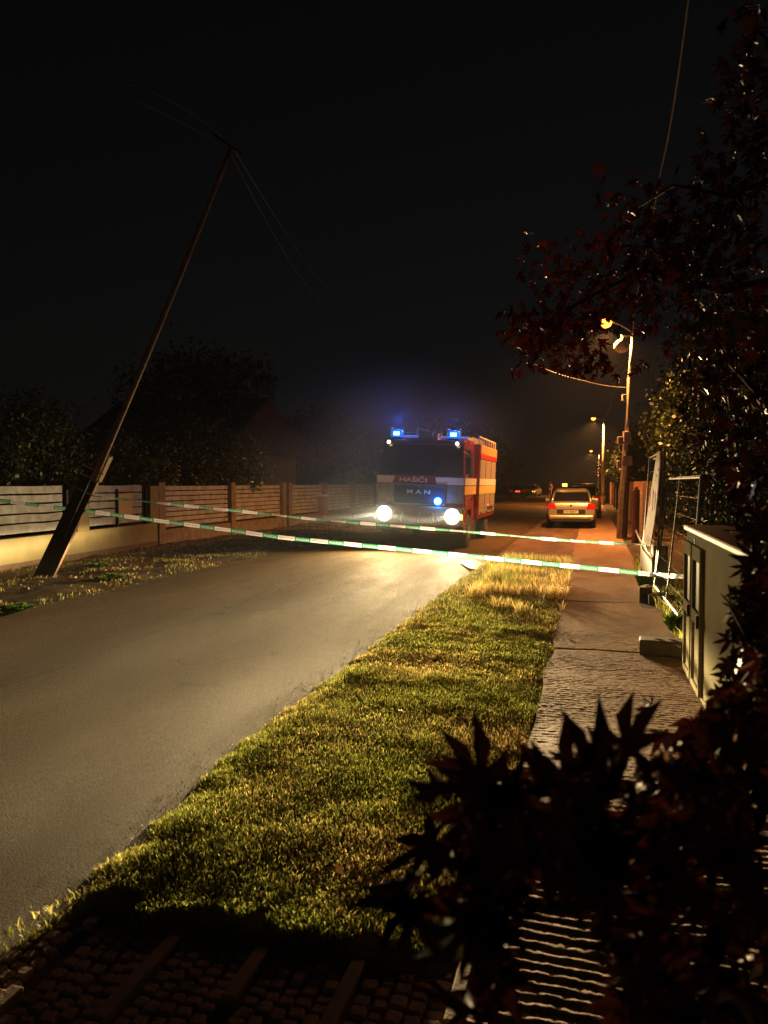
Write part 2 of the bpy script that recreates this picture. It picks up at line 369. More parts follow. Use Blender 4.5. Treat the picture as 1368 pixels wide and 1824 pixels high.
hh = .029 + .006*nn + .009*noise2(P, 5, 20)
hh *= np.where(P[:, 1] > 8.5, 1.5, 1)
g = blades('verge_grass', P, np.clip(hh, .015, .12), np.where(P[:, 1] < 6.5, .0038, .007), gcols(len(P), P), .45); tag(g, 'short rough grass covering the roadside verge', 'grass', kind='stuff')
# tall straw grass on the far part of the verge
n = 16000; P = np.c_[rng.uniform(-1.7, -.3, n), rng.uniform(9.6, 16.4, n), np.full(n, .03)]
cl = noise2(P, .9, 40) + .5*noise2(P, 3, 41); P = P[(cl > -.02)]; n = len(P)
hv = .2 + .12*noise2(P, .8, 44)
c = gcols(n, P, .45)*1.25
g = blades('tall_grass', P, np.clip(hv, .1, .36), np.full(n, .006), c, .4); tag(g, 'tall straw coloured grass tufts at the far end of the verge', 'grass', kind='stuff')
# sparse grass, weeds and dead leaves on the left verge and border on the right
n = 26000; P = np.c_[rng.uniform(-10.8, -7.25, n), rng.uniform(5.0, 32, n), np.zeros(n)]
q = noise2(P, .9, 50) + .6*noise2(P, 3.3, 51); P = P[(q > .05)]
P[:, 2] = [lz(x, y) for x, y in P[:, :2]]; n = len(P)
g = blades('sparse_grass', P, np.full(n, .055), np.full(n, .011), gcols(n, P, .25)*.8, .8); tag(g, 'sparse low grass and weeds on the bare left verge', 'grass', kind='stuff')
def litter(name, pts, size, cols, m, flat=.5):
    n = len(pts); V = np.zeros((n, 4, 3)); a = rng.normal(size=(n, 3)); a[:, 2] *= flat; a /= np.linalg.norm(a, axis=1)[:, None]
    b = np.cross(a, rng.normal(size=(n, 3))); b /= np.linalg.norm(b, axis=1)[:, None]; s = (size*rng.uniform(.6, 1.4, n))[:, None]
    V[:, 0] = pts - a*s; V[:, 1] = pts - b*s*.55; V[:, 2] = pts + a*s; V[:, 3] = pts + b*s*.55
    F = np.arange(n*4).reshape(n, 4); return npmesh(name, V.reshape(-1, 3), F, m, col=np.repeat(cols, 4, 0))
n = 2600; P = np.c_[rng.uniform(-11.2, -7.1, n), rng.uniform(5, 31, n), np.zeros(n)]
P = P[noise2(P, .6, 60) > -.15]; P[:, 2] = [lz(x, y) + .02 for x, y in P[:, :2]]; n = len(P)
tag(litter('fallen_leaves', P, .035, np.array([.3, .17, .06])*rng.uniform(.4, 1.4, (n, 1)), M_leafdead, .3), 'dead brown leaves scattered over the left verge', 'leaves', kind='stuff')
n = 5500; P = np.c_[rng.uniform(.82, 1.4, n), rng.uniform(7.2, 17, n), np.full(n, .04)]
P = P[(noise2(P, .8, 70) > -.05) & (P[:, 0] > .9 + .12*noise2(P, 2, 71))]; n = len(P)
g = blades('border_weeds', P, np.full(n, .16), np.full(n, .012), gcols(n, P, -.2)*1.0, .5); tag(g, 'green weeds growing along the foot of the site fence', 'weeds', kind='stuff')
n = 2600; P = np.c_[rng.uniform(-2.4, -1.7, n), rng.uniform(1.2, 2.9, n), np.full(n, .01)]
P = P[(np.abs(P[:, 0] - (-1.98 + .1*noise2(P, 2, 5))) < .07 + .12*noise2(P, 3, 55))]; n = len(P)
g = blades('edge_weeds', P, np.full(n, .035), np.full(n, .006), gcols(n, P, 0), .6); tag(g, 'thin strip of weeds between the asphalt and the cobbles', 'weeds', kind='stuff')
n = 5000; P = np.c_[rng.uniform(0, 1, n), rng.uniform(2.2, 30, n), np.full(n, .008)]; sd_ = rng.random(n) < .5
P[:, 0] = np.where(sd_, [rright(y) - abs(g_)*.12 for y, g_ in zip(P[:, 1], rng.normal(size=n))], [rleft(y) + abs(g_)*.25 for y, g_ in zip(P[:, 1], rng.normal(size=n))])
tag(litter('gravel_crumbs', P, .006, np.array([.22, .17, .12])*rng.uniform(.4, 1.6, (n, 1)), M_leafdead, 1.5), 'loose crumbs and grit along both edges of the asphalt', 'grit', kind='stuff')
n = 60; P = np.c_[rng.uniform(-2.0, -.4, n), rng.uniform(2.9, 16, n), np.full(n, .1)]
tag(litter('stray_leaves', P, .024, np.array([.26, .14, .05])*rng.uniform(.4, 1.5, (n, 1)), M_leafdead, .4), 'a few stray dry leaves caught in the verge grass', 'leaves', kind='stuff')
# leafy weeds: rosettes
def weed(c, r, n, h, label, name='weed_plant'):
    c = Vector(c); mb = MB()
    for i in range(n):
        a = random.uniform(0, 2*math.pi); l = r*random.uniform(.5, 1.1); hh_ = h*random.uniform(.3, 1.1); dx, dy = math.cos(a), math.sin(a)
        wd = l*random.uniform(.13, .24); b = c + Vector((random.uniform(-.3, .3)*r, random.uniform(-.3, .3)*r, 0))
        pts = [(0, 0, .0), (.4, wd, .7), (.75, wd*.8, 1.0), (1, 0, .85)]
        ctr = [b + Vector((dx*l*t, dy*l*t, hh_*z)) for t, _, z in pts]
        sd = Vector((-dy, dx, 0))
        mb.add([ctr[0], ctr[1] + sd*wd, ctr[2] + sd*wd*.8, ctr[3], ctr[2] - sd*wd*.8, ctr[1] - sd*wd], [(0, 1, 2, 3), (0, 3, 4, 5)])
    o = mb.build(name, M_weed); o.location = (0, 0, 0); return tag(o, label, 'weed')
weed((.86, 12.6, .04), .16, 90, .26, 'leafy green weed below the near tape end by the fence post')
weed((.95, 9.0, .04), .13, 110, .2, 'low leafy weed beside the concrete foot nearest the cabinet')
weed((-8.0, 11.5, .02), .3, 40, .1, 'flat green weed patch at the left road edge')
weed((-9.2, 12.9, .04), .22, 30, .12, 'small green weed at the foot of the leaning pole')
weed(G(30, 1090), .25, 40, .1, 'low green weed at the left edge of the road, nearest the camera')
tag(sheet('puddle', [(p.x, p.y) for p in (G(818, 1004), G(835, 1016), G(860, 1022), G(862, 1008), G(845, 1001))], .05, mat('puddle_sheen', (.34, .31, .24), .5, var=.3, scale=5, bump=.004)), kind='structure')  # pale matte colour stands in for headlights reflected in the puddle

# ------------------------------------------------------------------ trees
def foliage(name, blobs, n, size, cols, m, parent=None, clump=.35):
    vol = np.array([b[3]*b[4]*b[5] for b in blobs]); cnt = np.maximum(1, (n*vol/vol.sum())).astype(int); out = []
    for b, k in zip(blobs, cnt):
        nc = max(3, k//45); d = rng.normal(size=(nc, 3)); d /= np.linalg.norm(d, axis=1)[:, None]; d *= (rng.uniform(.45, 1.05, nc)**.6)[:, None]
        cc = np.array(b[:3]) + d*np.array(b[3:6]); idx = rng.integers(0, nc, k)
        out.append(cc[idx] + rng.normal(size=(k, 3))*clump*min(b[3:6])*.55)
    P = np.concatenate(out); P = P[P[:, 2] > .05]; n = len(P)
    c = np.array(cols[0])[None]*(1-rng.random((n, 1))) + np.array(cols[1])[None]*rng.random((n, 1))
    V = np.zeros((n, 4, 3)); a = rng.normal(size=(n, 3)); a[:, 2] -= .5; a /= np.linalg.norm(a, axis=1)[:, None]
    bb = np.cross(a, rng.normal(size=(n, 3))); bb /= np.linalg.norm(bb, axis=1)[:, None]; s = (size*rng.uniform(.5, 1.4, n))[:, None]
    V[:, 0] = P; V[:, 1] = P + a*s*.5 - bb*s*.3; V[:, 2] = P + a*s; V[:, 3] = P + a*s*.5 + bb*s*.3
    return npmesh(name, V.reshape(-1, 3), np.arange(n*4).reshape(n, 4), m, parent, np.repeat(c, 4, 0))
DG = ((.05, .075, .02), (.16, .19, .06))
def tree(base, H, blobs, n, size, label, group, cols=DG, name='garden_tree', tr=.12):
    b = Vector(base); t = thing(name, label, 'tree', b, 0, group)
    mb = MB(); mb.tube([(0, 0, -.05), (.05, 0, H*.3), (-.04, .05, H*.6), (0, 0, H*.85)], [tr, tr*.8, tr*.5, tr*.2])
    for x, y, z, rx, ry, rz in blobs: mb.tube([(0, 0, max(.3, z*.45)), (x*.5, y*.5, z*.75), (x, y, z)], [tr*.5, tr*.3, tr*.1], 6)
    mb.build('trunk', M_bark, t); foliage('crown', blobs, n, size, cols, M_foliage, t); return t
GL = 'dark trees behind the left garden walls'
tree((-12.6, 15.0, 0), 3.4, [(0, 0, 2.4, 1.3, 1.6, 1.0), (-.5, 1, 3.2, 1, 1, .7), (.3, -1.5, 2.2, .9, 1, .6)], 9000, .1, 'dark bushy tree behind the plank fence at the left edge', GL)
tree((-13.2, 18.6, 0), 3.2, [(0, 0, 2.3, 1.3, 1.6, .8), (.8, 1.3, 2.0, .9, 1, .6), (-.3, -1.4, 2.2, .9, 1, .6)], 9000, .1, 'low dark shrub tree behind the leaning pole', GL)
tree((-13.0, 23.4, 0), 4.2, [(0, 0, 2.9, 1.5, 1.9, 1.1), (1.0, 1.6, 2.5, 1.1, 1.4, .9), (1.3, 1.0, 1.9, .7, 1.2, .5), (-.5, -1.5, 3.0, 1, 1.3, .8)], 12000, .12, 'dense tree overhanging the slat fence beside the house corner', GL)
tree((-17, 30, 0), 7, [(0, 0, 5, 2.4, 2.6, 2.2), (1.5, 1.5, 6, 1.8, 1.8, 1.4)], 9000, .2, 'tall faint tree behind the house, above the slat fence', GL)
tree((-16, 44, 0), 6, [(0, 0, 4.2, 2.4, 3.6, 1.8), (1, 4, 3.6, 2, 2.6, 1.4)], 8000, .22, 'distant dark tree left of the fire engine', GL)
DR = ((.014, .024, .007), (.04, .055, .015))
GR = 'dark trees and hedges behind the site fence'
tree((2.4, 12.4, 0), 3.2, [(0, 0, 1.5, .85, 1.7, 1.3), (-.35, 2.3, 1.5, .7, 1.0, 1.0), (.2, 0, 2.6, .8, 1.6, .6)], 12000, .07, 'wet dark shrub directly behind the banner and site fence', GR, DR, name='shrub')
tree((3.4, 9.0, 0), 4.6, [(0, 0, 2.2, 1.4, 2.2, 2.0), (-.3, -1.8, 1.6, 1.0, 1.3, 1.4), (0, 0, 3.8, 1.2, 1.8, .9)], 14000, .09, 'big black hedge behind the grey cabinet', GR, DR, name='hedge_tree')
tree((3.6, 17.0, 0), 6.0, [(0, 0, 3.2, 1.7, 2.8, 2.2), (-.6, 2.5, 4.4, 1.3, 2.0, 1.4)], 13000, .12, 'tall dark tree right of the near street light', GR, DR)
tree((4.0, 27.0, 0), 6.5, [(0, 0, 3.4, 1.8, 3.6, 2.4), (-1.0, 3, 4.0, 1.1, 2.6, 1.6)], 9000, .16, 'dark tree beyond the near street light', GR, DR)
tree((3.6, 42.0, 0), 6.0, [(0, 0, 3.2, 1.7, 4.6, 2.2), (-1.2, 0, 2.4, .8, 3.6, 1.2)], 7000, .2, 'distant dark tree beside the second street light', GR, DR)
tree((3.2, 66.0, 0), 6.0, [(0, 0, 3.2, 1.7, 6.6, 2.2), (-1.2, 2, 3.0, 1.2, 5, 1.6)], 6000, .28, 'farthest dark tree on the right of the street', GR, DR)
tree((-13, 74, 0), 8, [(0, 0, 4.5, 3.5, 9, 3.0), (2, 14, 4.0, 3, 7, 2.6)], 7000, .4, 'farthest dark tree on the left of the street', GL)

# ------------------------------------------------------------------ Japanese maple close to the camera
def leaf_template(nl=7):
    out = []
    ang = np.linspace(-2.25, 2.25, nl); ln = np.array([.45, .75, .95, 1.1, .95, .75, .45])
    vs = [(0, -.08, 0)]; 
    ring = []
    for i, (a, l) in enumerate(zip(ang, ln)):
        da = .21
        if i == 0: ring.append((math.sin(a-.3)*.1, math.cos(a-.3)*.1, 0))
        ring.append((math.sin(a-da)*l*.6, math.cos(a-da)*l*.6, .02))
        ring.append((math.sin(a)*l, math.cos(a)*l, -.12*l))
        ring.append((math.sin(a+da)*l*.6, math.cos(a+da)*l*.6, .02))
        am = a + (ang[1]-ang[0])/2; ring.append((math.sin(am)*.3, math.cos(am)*.3, .01) if i < nl-1 else (math.sin(a+.3)*.1, math.cos(a+.3)*.1, 0))
    return np.array(vs + ring)
LT = leaf_template(); nL = len(LT)
def maple_leaves(P, size, down, cols, parent, name='leaves'):
    n = len(P)
    fwd = rng.normal(size=(n, 3))*.75 + down; fwd /= np.linalg.norm(fwd, axis=1)[:, None]       # leaf axis
    nr = rng.normal(size=(n, 3)); sx = np.cross(fwd, nr); sx /= np.linalg.norm(sx, axis=1)[:, None]; up = np.cross(sx, fwd)
    s = (size*rng.uniform(.6, 1.2, n))[:, None, None]
    curl = rng.uniform(-1, 4.5, (n, 1, 1))
    V = P[:, None, :] + s*(LT[None, :, 0:1]*sx[:, None, :]*rng.uniform(.75, 1.0, (n, 1, 1)) + LT[None, :, 1:2]*fwd[:, None, :] + LT[None, :, 2:3]*curl*up[:, None, :])
    tri = np.array([(0, i, i+1) for i in range(1, nL-1)])
    F = (np.arange(n)[:, None, None]*nL + tri[None]).reshape(-1, 3)
    return npmesh(name, V.reshape(-1, 3), F, M_maple, parent, np.repeat(cols, nL, 0))
maple = thing('japanese_maple', 'dark red Japanese maple with wet leaves hanging in the right foreground', 'tree', (1.7, 1.6, 0))
def gauss_px(px, py, d, sx, sy, sd, n):
    out = []
    for _ in range(n):
        x = random.gauss(0, 1); y = random.gauss(0, 1)
        out.append(tuple(W(px + max(-1.7, min(1.7, x))*sx, py + max(-1.7, min(1.7, y))*sy, max(.5, d + random.gauss(0, 1)*sd))))
    return out
def mrel(p): return Vector(p) - Vector((1.7, 1.6, 0))
br = MB(); br.tube([mrel((1.7, 1.6, -.05)), mrel((1.62, 1.65, .7)), mrel((1.72, 1.9, 1.5)), mrel((1.6, 2.4, 2.6)), mrel((1.7, 3.0, 3.8))], [.07, .06, .05, .035, .012], 8)
def limb(a, pts, r): br.tube([mrel(a)] + [mrel(p) for p in pts], [r] + [r*(1-.75*(i+1)/len(pts)) for i in range(len(pts))], 6)
limbs = [((1.65, 1.7, 1.0), [W(1300, 1330, 1.5), W(1150, 1400, 1.25), W(980, 1440, 1.1), W(800, 1480, 1.05)], .018),
         ((1.65, 1.7, 1.1), [W(1340, 1150, 1.7), W(1300, 1080, 1.8)], .014),
         ((1.65, 1.7, .8), [W(1330, 1600, 1.3), W(1150, 1600, 1.15), W(900, 1620, 1.05), W(680, 1620, 1.05)], .018),
         ((1.7, 1.9, 1.5), [W(1350, 700, 2.8), W(1300, 650, 3.1)], .02),
         ((1.6, 2.4, 2.5), [W(1290, 520, 3.5), W(1150, 480, 4.0), W(1030, 540, 4.3), W(930, 600, 4.5)], .022),
         ((1.65, 2.6, 3.0), [W(1300, 350, 3.6), W(1200, 330, 3.9), W(1120, 380, 4.2)], .018)]
for a, p, r in limbs: limb(a, p, r)
br.build('trunk', M_bark, maple, smooth=True)
pts = []
near = []
for (px, py, d, sx, sy, sd, n) in (
    (870, 1430, 1.0, 25, 40, .06, 12), (930, 1450, 1.0, 45, 45, .08, 18), (1030, 1460, 1.05, 60, 55, .1, 26), (1150, 1430, 1.15, 65, 55, .1, 28),
    (1270, 1400, 1.3, 60, 70, .12, 34), (1240, 1290, 1.5, 50, 25, .12, 18), (1330, 1270, 1.5, 35, 60, .12, 30),
    (860, 1560, 1.0, 35, 50, .06, 14), (920, 1600, 1.0, 45, 55, .08, 18), (880, 1730, .95, 20, 50, .06, 9),
    (1000, 1540, 1.1, 60, 30, .1, 16), (1120, 1580, 1.15, 40, 50, .1, 18), (1160, 1740, 1.1, 40, 55, .1, 20), (1260, 1560, 1.3, 60, 60, .12, 30),
    (1310, 1700, 1.2, 50, 65, .12, 32), (1210, 1810, 1.1, 70, 25, .1, 14)):
    near += gauss_px(px, py, d, sx, sy, sd, n)
def gap(p, px, py, r):           # the thin spots of the crown, where the street shows through
    a = ray(px, py).normalized(); v = Vector(p) - Vector((0, 0, CAMZ)); return (v - a*v.dot(a)).length < r*v.length/1368
near = [p for p in near if not any(gap(p, *g_) for g_ in ((1000, 1700, 62), (985, 1790, 66), (1015, 1640, 45), (1250, 1170, 50), (690, 1680, 30), (760, 1720, 30)))]
for pl_, dr_, sz in (((W(745, 1560, .95), W(735, 1610, .9), W(770, 1500, .95), W(840, 1640, .85), W(800, 1400, 1.0)), (-.8, -.1, -.7), .11),
                     ((W(850, 1400, .95), W(900, 1420, .95), W(1010, 1400, 1.0), W(1050, 1380, 1.0), W(1120, 1340, 1.1)), (-.1, 0, 1.2), .085)):
    A = np.array([tuple(mrel(p)) for p in pl_]); n = len(A); maple_leaves(A, sz, np.tile(np.array(dr_), (n, 1))*1.6, np.array([.05, .012, .008])*rng.uniform(.5, 1.5, (n, 1)), maple)
A = np.array([tuple(mrel(p)) for p in near]); n = len(A)
col = np.array([.24, .05, .03])*rng.uniform(.4, 1.6, (n, 1)); 
dn = np.tile(np.array([-.35, -.1, -.75]), (n, 1)); 
maple_leaves(A, .075, dn, col, maple)
mid = []
for (px, py, d, sx, sy, sd, n) in (
    (1320, 1120, 1.9, 38, 75, .15, 130), (1290, 1060, 2.0, 30, 30, .12, 40), (1350, 950, 2.2, 22, 60, .15, 60),
    (1320, 800, 3.2, 40, 70, .3, 90), (1330, 640, 3.2, 40, 80, .3, 110), (1280, 720, 3.6, 35, 60, .3, 45),
    (1000, 590, 4.3, 52, 42, .25, 210), (940, 600, 4.4, 26, 26, .2, 60), (1080, 600, 4.2, 40, 40, .25, 120), (1050, 500, 4.2, 70, 50, .3, 170),
    (1180, 480, 3.9, 60, 60, .3, 190), (1290, 500, 3.6, 60, 80, .3, 190), (1200, 380, 3.9, 80, 50, .3, 130), (1320, 330, 3.5, 45, 90, .3, 130), (1340, 150, 3.4, 30, 80, .3, 120)):
    mid += gauss_px(px, py, d, sx, sy, sd, n)
def gap(p, px, py, r):           # the thin spots of the crown, where the street lamp shows through
    a = ray(px, py).normalized(); v = Vector(p) - Vector((0, 0, CAMZ)); return (v - a*v.dot(a)).length < r*v.length/1368
CABG = ((1262, 1110, 38), (1275, 1010, 42), (1250, 1180, 36), (1260, 950, 42), (1300, 985, 30), (1262, 1060, 40), (1225, 1150, 30))
mid = [p for p in mid if not any(gap(p, *g_) for g_ in ((1079, 573, 10), (1112, 620, 34), (1057, 745, 30)) + CABG)]
A = np.array([tuple(mrel(p)) for p in mid]); n = len(A)
t = rng.random((n, 1)); col = np.array([.38, .028, .024])*(1-t) + np.array([.16, .05, .02])*t; col *= rng.uniform(.4, 1.5, (n, 1))
Rv, Fv = Vector((math.cos(YAW), math.sin(YAW), 0)), FW
off = np.array([684 + 1368*Vector((p[0], p[1], 0)).dot(Rv)/Vector((p[0], p[1], 0)).dot(Fv) for p in mid])   # leaf colour darkened to the right, away from the lamp-lit tip
shade = np.clip((off - 1080)/160, 0, 1)[:, None]; col = col*(1-shade) + col*np.array([.4, .7, .6])*shade
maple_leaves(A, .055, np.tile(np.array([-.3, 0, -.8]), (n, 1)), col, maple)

bmi = bmesh.new(); bmesh.ops.create_icosphere(bmi, subdivisions=1, radius=1); IV = np.array([tuple(v.co) for v in bmi.verts]); IF = np.array([[v.index for v in f.verts] for f in bmi.faces]); bmi.free()
dp = [tuple(mrel(p)) for p in random.sample(near, 150) + random.sample(mid, 130)]
A = np.array(dp) + rng.normal(size=(len(dp), 3))*.03; n = len(A); rr = rng.uniform(.0015, .0034, (n, 1, 1))*np.r_[np.full(150, .8), np.full(n-150, 1.7)][:, None, None]
o = npmesh('water_drops', (A[:, None, :] + IV[None]*rr).reshape(-1, 3), (np.arange(n)[:, None, None]*len(IV) + IF[None]).reshape(-1, 3), mat('water_drop', (.7, .7, .7), .12, metal=1, var=0), maple, smooth=True); tag(o, kind='stuff')

# ------------------------------------------------------------------ left walls and fences
A0 = G(-60, 1030); A0.z = 0; B0 = G(268, 974); B0.z = 0
dv = (B0 - A0).normalized(); nv = Vector((dv.y, -dv.x, 0))       # towards the street
wl = thing('garden_wall', 'cream rendered garden wall with grey weathered planks behind the leaning pole', 'wall', A0, math.atan2(dv.y, dv.x))
Lw = (B0 - A0).length
def yl(px): # distance along the wall under pixel column px
    r = ray(px, 1000); n = Vector((r.x, r.y, 0)); 
    den = n.x*dv.y - n.y*dv.x; t_ = (A0.x*dv.y - A0.y*dv.x)/den; P_ = n*t_; return (P_ - A0).dot(dv)
MB().bx(-3, Lw, -.22, .0, -.2, .16).build('plinth', M_plinth, wl)
MB().bx(-3, Lw, -.21, -.012, .16, .64).build('low_wall', M_render, wl, bevel=.006)
xs = [yl(128), yl(258)]
pw = .42
for x in (xs[0]-.05, Lw-.34): MB().bx(x-.05, x+.42, -.215, .0, .64, 1.62).build('pillar', M_render, wl, bevel=.008)
def planks(x0, x1, name='plank_panel'):
    mb = MB(); z = .72
    while z < 1.5:
        h = random.uniform(.17, .2); n_ = 10
        t0 = [(x0 + (x1-x0)*i/n_, -.13, z + .012*nz(i*.7, z, 1, 3)) for i in range(n_+1)]; t1 = [(x, y, q + h - .025 + .014*nz(x*2, z, 1, 9)) for x, y, q in t0]
        vs = t0 + t1 + [(x, y-.02, q) for x, y, q in t0 + t1]; m_ = n_+1
        fs = [(i, i+1, m_+i+1, m_+i) for i in range(n_)] + [(2*m_+i, 3*m_+i, 3*m_+i+1, 2*m_+i+1) for i in range(n_)] + [(m_+i, m_+i+1, 3*m_+i+1, 3*m_+i) for i in range(n_)]
        mb.add(vs, fs); z += h + .008
    return mb.build(name, M_plank, wl)
planks(-3, xs[0]-.55); planks(xs[0]+.42, Lw-.72)
m = MB()
for x in (xs[0]-.47, Lw-.6, xs[0]+1.6): m.bx(x, x+.06, -.2, -.15, .64, 1.55)
m.build('fence_post', M_wood_dark, wl)
cb = MB().box((0, 0, 0), (.95, .02, .62)).build('board', M_board); xb0, xb1 = yl(198), yl(226)
cb.scale.x = (xb1-xb0)/.95; cb.location = A0 + dv*((xb0+xb1)/2) + nv*.125 + Vector((0, 0, 1.13)); cb.rotation_euler = (0, R(-3), math.atan2(dv.y, dv.x)); cb.location += nv*.04
tag(cb, 'plain cardboard-coloured board fixed on the grey planks', 'board')
def slat_fence(P0, L_, bays, label, m_s=M_slat, zlow=.42, ztop=1.66, wallmat=M_graywall, group='slat fences along the left side', cat='fence'):
    o = thing('slat_fence', label, cat, P0, R(90), group)
    MB().bx(0, L_, 0, .2, -.2, zlow).build('low_wall', wallmat, o)
    bw = L_/bays
    for i in range(bays+1): MB().bx(i*bw-.16, i*bw+.16, -.04, .24, -.2, ztop+.05).build('pillar', wallmat, o, bevel=.01)
    for i in range(bays):
        mb = MB(); z = zlow + .06
        while z < ztop-.1: mb.bx(i*bw+.17, (i+1)*bw-.17, .1, .125, z, z+.115); z += .145
        mb.build('slat_panel', m_s, o)
    return o
# the street runs along +Y: fence x axis = +Y, its +y side faces away (-X)
y2 = B0.y + .35
slat_fence((B0.x + .12, y2, 0), 8.6, 2, 'brown slat fence on a rough low wall, next to the cream wall')
slat_fence((B0.x + .12, y2 + 9.2, 0), 12.4, 3, 'far slat fence fading into the haze left of the fire engine')
slat_fence((B0.x + .3, y2 + 23, 0), 40, 8, 'farthest slat fence hidden in haze behind the fire engine')
mb_ = thing('meter_box', 'small brown meter box with a pale lid by the far slat fence', 'box', W(571, 905, 33) * 1.0); mb_.location.z = 0
MB().bx(-.2, .2, -.15, .15, 0, 1.12).build('body', mat('brown_box', (.35, .14, .1), .6), mb_, bevel=.01); MB().bx(-.25, .25, -.2, .2, 1.12, 1.19).build('lid', M_white, mb_, bevel=.01)

# house corner behind the left trees
hc = G(418, 968); hs = thing('house', 'pale rendered house corner seen behind the left trees', 'house', (-14.4, 28.5, 0))
MB().bx(-7, 0, -.2, 8, -.1, 3.0).build('wall', mat('house_render', (.38, .27, .17), .9, var=.15, scale=1), hs)
MB().add([(-7.4, -.6, 3.0), (.4, -.6, 3.0), (.4, 8.4, 3.0), (-7.4, 8.4, 3.0), (-7.4, 3.9, 5.6), (.4, 3.9, 5.6)], [(0, 1, 5, 4), (2, 3, 4, 5), (0, 4, 3), (1, 2, 5), (0, 3, 2, 1)]).build('roof', mat('roof_tiles', (.12, .05, .035), .8, bump=.02, bscale=8), hs)
f_ = MB().bx(.0, .04, 2.5, 3.9, 1.0, 2.2).build('window', M_white, hs); MB().bx(.045, .055, 2.6, 3.8, 1.1, 2.1).build('pane', M_glass, f_)

# ------------------------------------------------------------------ leaning pole with its concrete stub
pb = G(88, 1030); dpl = 13.7
tp = thing('leaning_pole', 'wooden utility pole leaning right, bolted to a dark stub', 'utility pole', (pb.x, pb.y, 0))
def L_(p): return Vector(p) - Vector((pb.x, pb.y, 0))
s0, s1 = L_(W(70, 1050, 13.6)), L_(W(172, 832, 13.4)); ax = (s1 - s0).normalized()
rt = Vector((math.cos(YAW), math.sin(YAW), 0)); sd = (rt - ax*rt.dot(ax)).normalized(); fr = ax.cross(sd)
mm = Matrix((sd, fr, ax)).transposed()
ln = (s1-s0).length
o = MB(); mid_ = (s0+s1)/2 
def taper(c, w0, w1, dep, l, mb):
    vs = [Vector(c) + mm @ Vector((i*(w0 if k < 0 else w1)/2, j*dep/2, k*l/2)) for k in (-1, 1) for j in (-1, 1) for i in (-1, 1)]
    mb.add(vs, [(0, 2, 3, 1), (4, 5, 7, 6), (0, 1, 5, 4), (2, 6, 7, 3), (0, 4, 6, 2), (1, 3, 7, 5)])
taper(mid_ + sd*.07, .1, .09, .13, ln, o); taper(mid_ - sd*.09, .19, .15, .1, ln*.99, o)
o.build('stub', M_wood_dark, tp, bevel=.01)
e = MB(); taper(mid_ + sd*.13, .02, .02, .11, ln*.98, e); e.build('stub_lit_edge', M_wood, tp)  # lighter strip paints the headlight along the stub's right edge
p0 = L_(W(150, 885, 13.3)); p1 = L_(W(412, 262, 12.3))
p0 = L_(W(166, 856, 13.3)); MB().tube([p0 + (p1-p0)*t_ + (sd*.03*math.sin(t_*3)) for t_ in np.linspace(0, 1, 14)], list(np.linspace(.062, .035, 14)), 10).build('pole', M_wood, tp, smooth=True)
for q in (.12, .02, .3):
    c_ = s1 - ax*q*1.5; MB().tube([c_ - sd*.2 - fr*.13, c_ + sd*.2 - fr*.13], .012, 6).build('clamp_bolt', M_steel, tp)
taperb = MB(); taper(s1 + ax*.02 + sd*.1 - fr*.0, .13, .12, .22, .5, taperb); taperb.build('block', M_wood, tp, bevel=.02)
for (px, py) in ((292, 541), (222, 699)):
    c_ = L_(W(px, py, 12.75 if py < 600 else 13.0)); MB().tube([c_ - rt*.1, c_ + rt*.05 + Vector((0, 0, -.01))], .012, 6).build('step_peg', M_steel, tp)
MB().tube([p1 + rt*-.28 + Vector((0, 0, .2)), p1, p1 + rt*.18 + Vector((0, 0, -.1))], .02, 6).build('crossarm', M_wood_dark, tp)
def wire(pts, r, label, sag=0, cat='cable', m=M_wire):
    P_ = []
    for i in range(len(pts)-1):
        a, b = Vector(pts[i]), Vector(pts[i+1])
        for k in range(10): t_ = k/10; P_.append(a.lerp(b, t_) - Vector((0, 0, sag*4*t_*(1-t_))))
    P_.append(Vector(pts[-1])); o = MB().tube(P_, r, 6).build('overhead_wire', m); return tag(o, label, cat)
M_wd = mat('dark_cable', (.05, .045, .04), .5, var=.1)
wire([W(414, 262, 12.3), W(640, 560, 34)], .010, 'upper faint wire running right from the top of the leaning pole', .5, m=M_wd)
wire([W(410, 272, 12.3), W(620, 560, 34)], .008, 'lower faint wire running right from the top of the leaning pole', .8, m=M_wd)
wire([W(410, 258, 12.3), W(230, 150, 10)], .005, 'upper faint wire running left from the top of the leaning pole', -.12, m=M_wd)
wire([W(405, 268, 12.3), W(240, 180, 10)], .005, 'lower faint wire running left from the top of the leaning pole', -.05, m=M_wd)

# ------------------------------------------------------------------ right utility pole 1, lamp, horn
def street_lamp_head(px, py, d, arm_px, parent_loc, root, power, r=.09):
    c = W(px, py, d) - parent_loc; a = W(*arm_px, d) - parent_loc
    MB().tube([a, a.lerp(c, .35) + Vector((0, 0, .06)), a.lerp(c, .75) + Vector((0, 0, .07)), c + Vector((0, 0, .08))], .025, 8).build('lamp_arm', M_polepaint, root, smooth=True)
    h = MB().lathe([(.04, .16), (.1, .14), (.15, .05), (.16, .03)], c, n=16).build('lamp_hood', M_polepaint, root, smooth=True)
    MB().lathe([(.001, -r), (r*.7, -r*.7), (r, 0), (r*.7, r*.5), (.001, r*.6)], c, n=14).build('bulb', E_sod, root, smooth=True)
    l = bpy.data.lights.new('sodium_lamp', 'SPOT'); l.energy = power; l.color = (1, .4, .1); l.spot_size = R(165); l.spot_blend = .6; l.shadow_soft_size = .08
    lo = bpy.data.objects.new('sodium_lamp', l); C.objects.link(lo); lo.parent = root; lo.location = c + Vector((0, 0, -r - .1))
b1 = G(1108, 962); D1 = 23.0
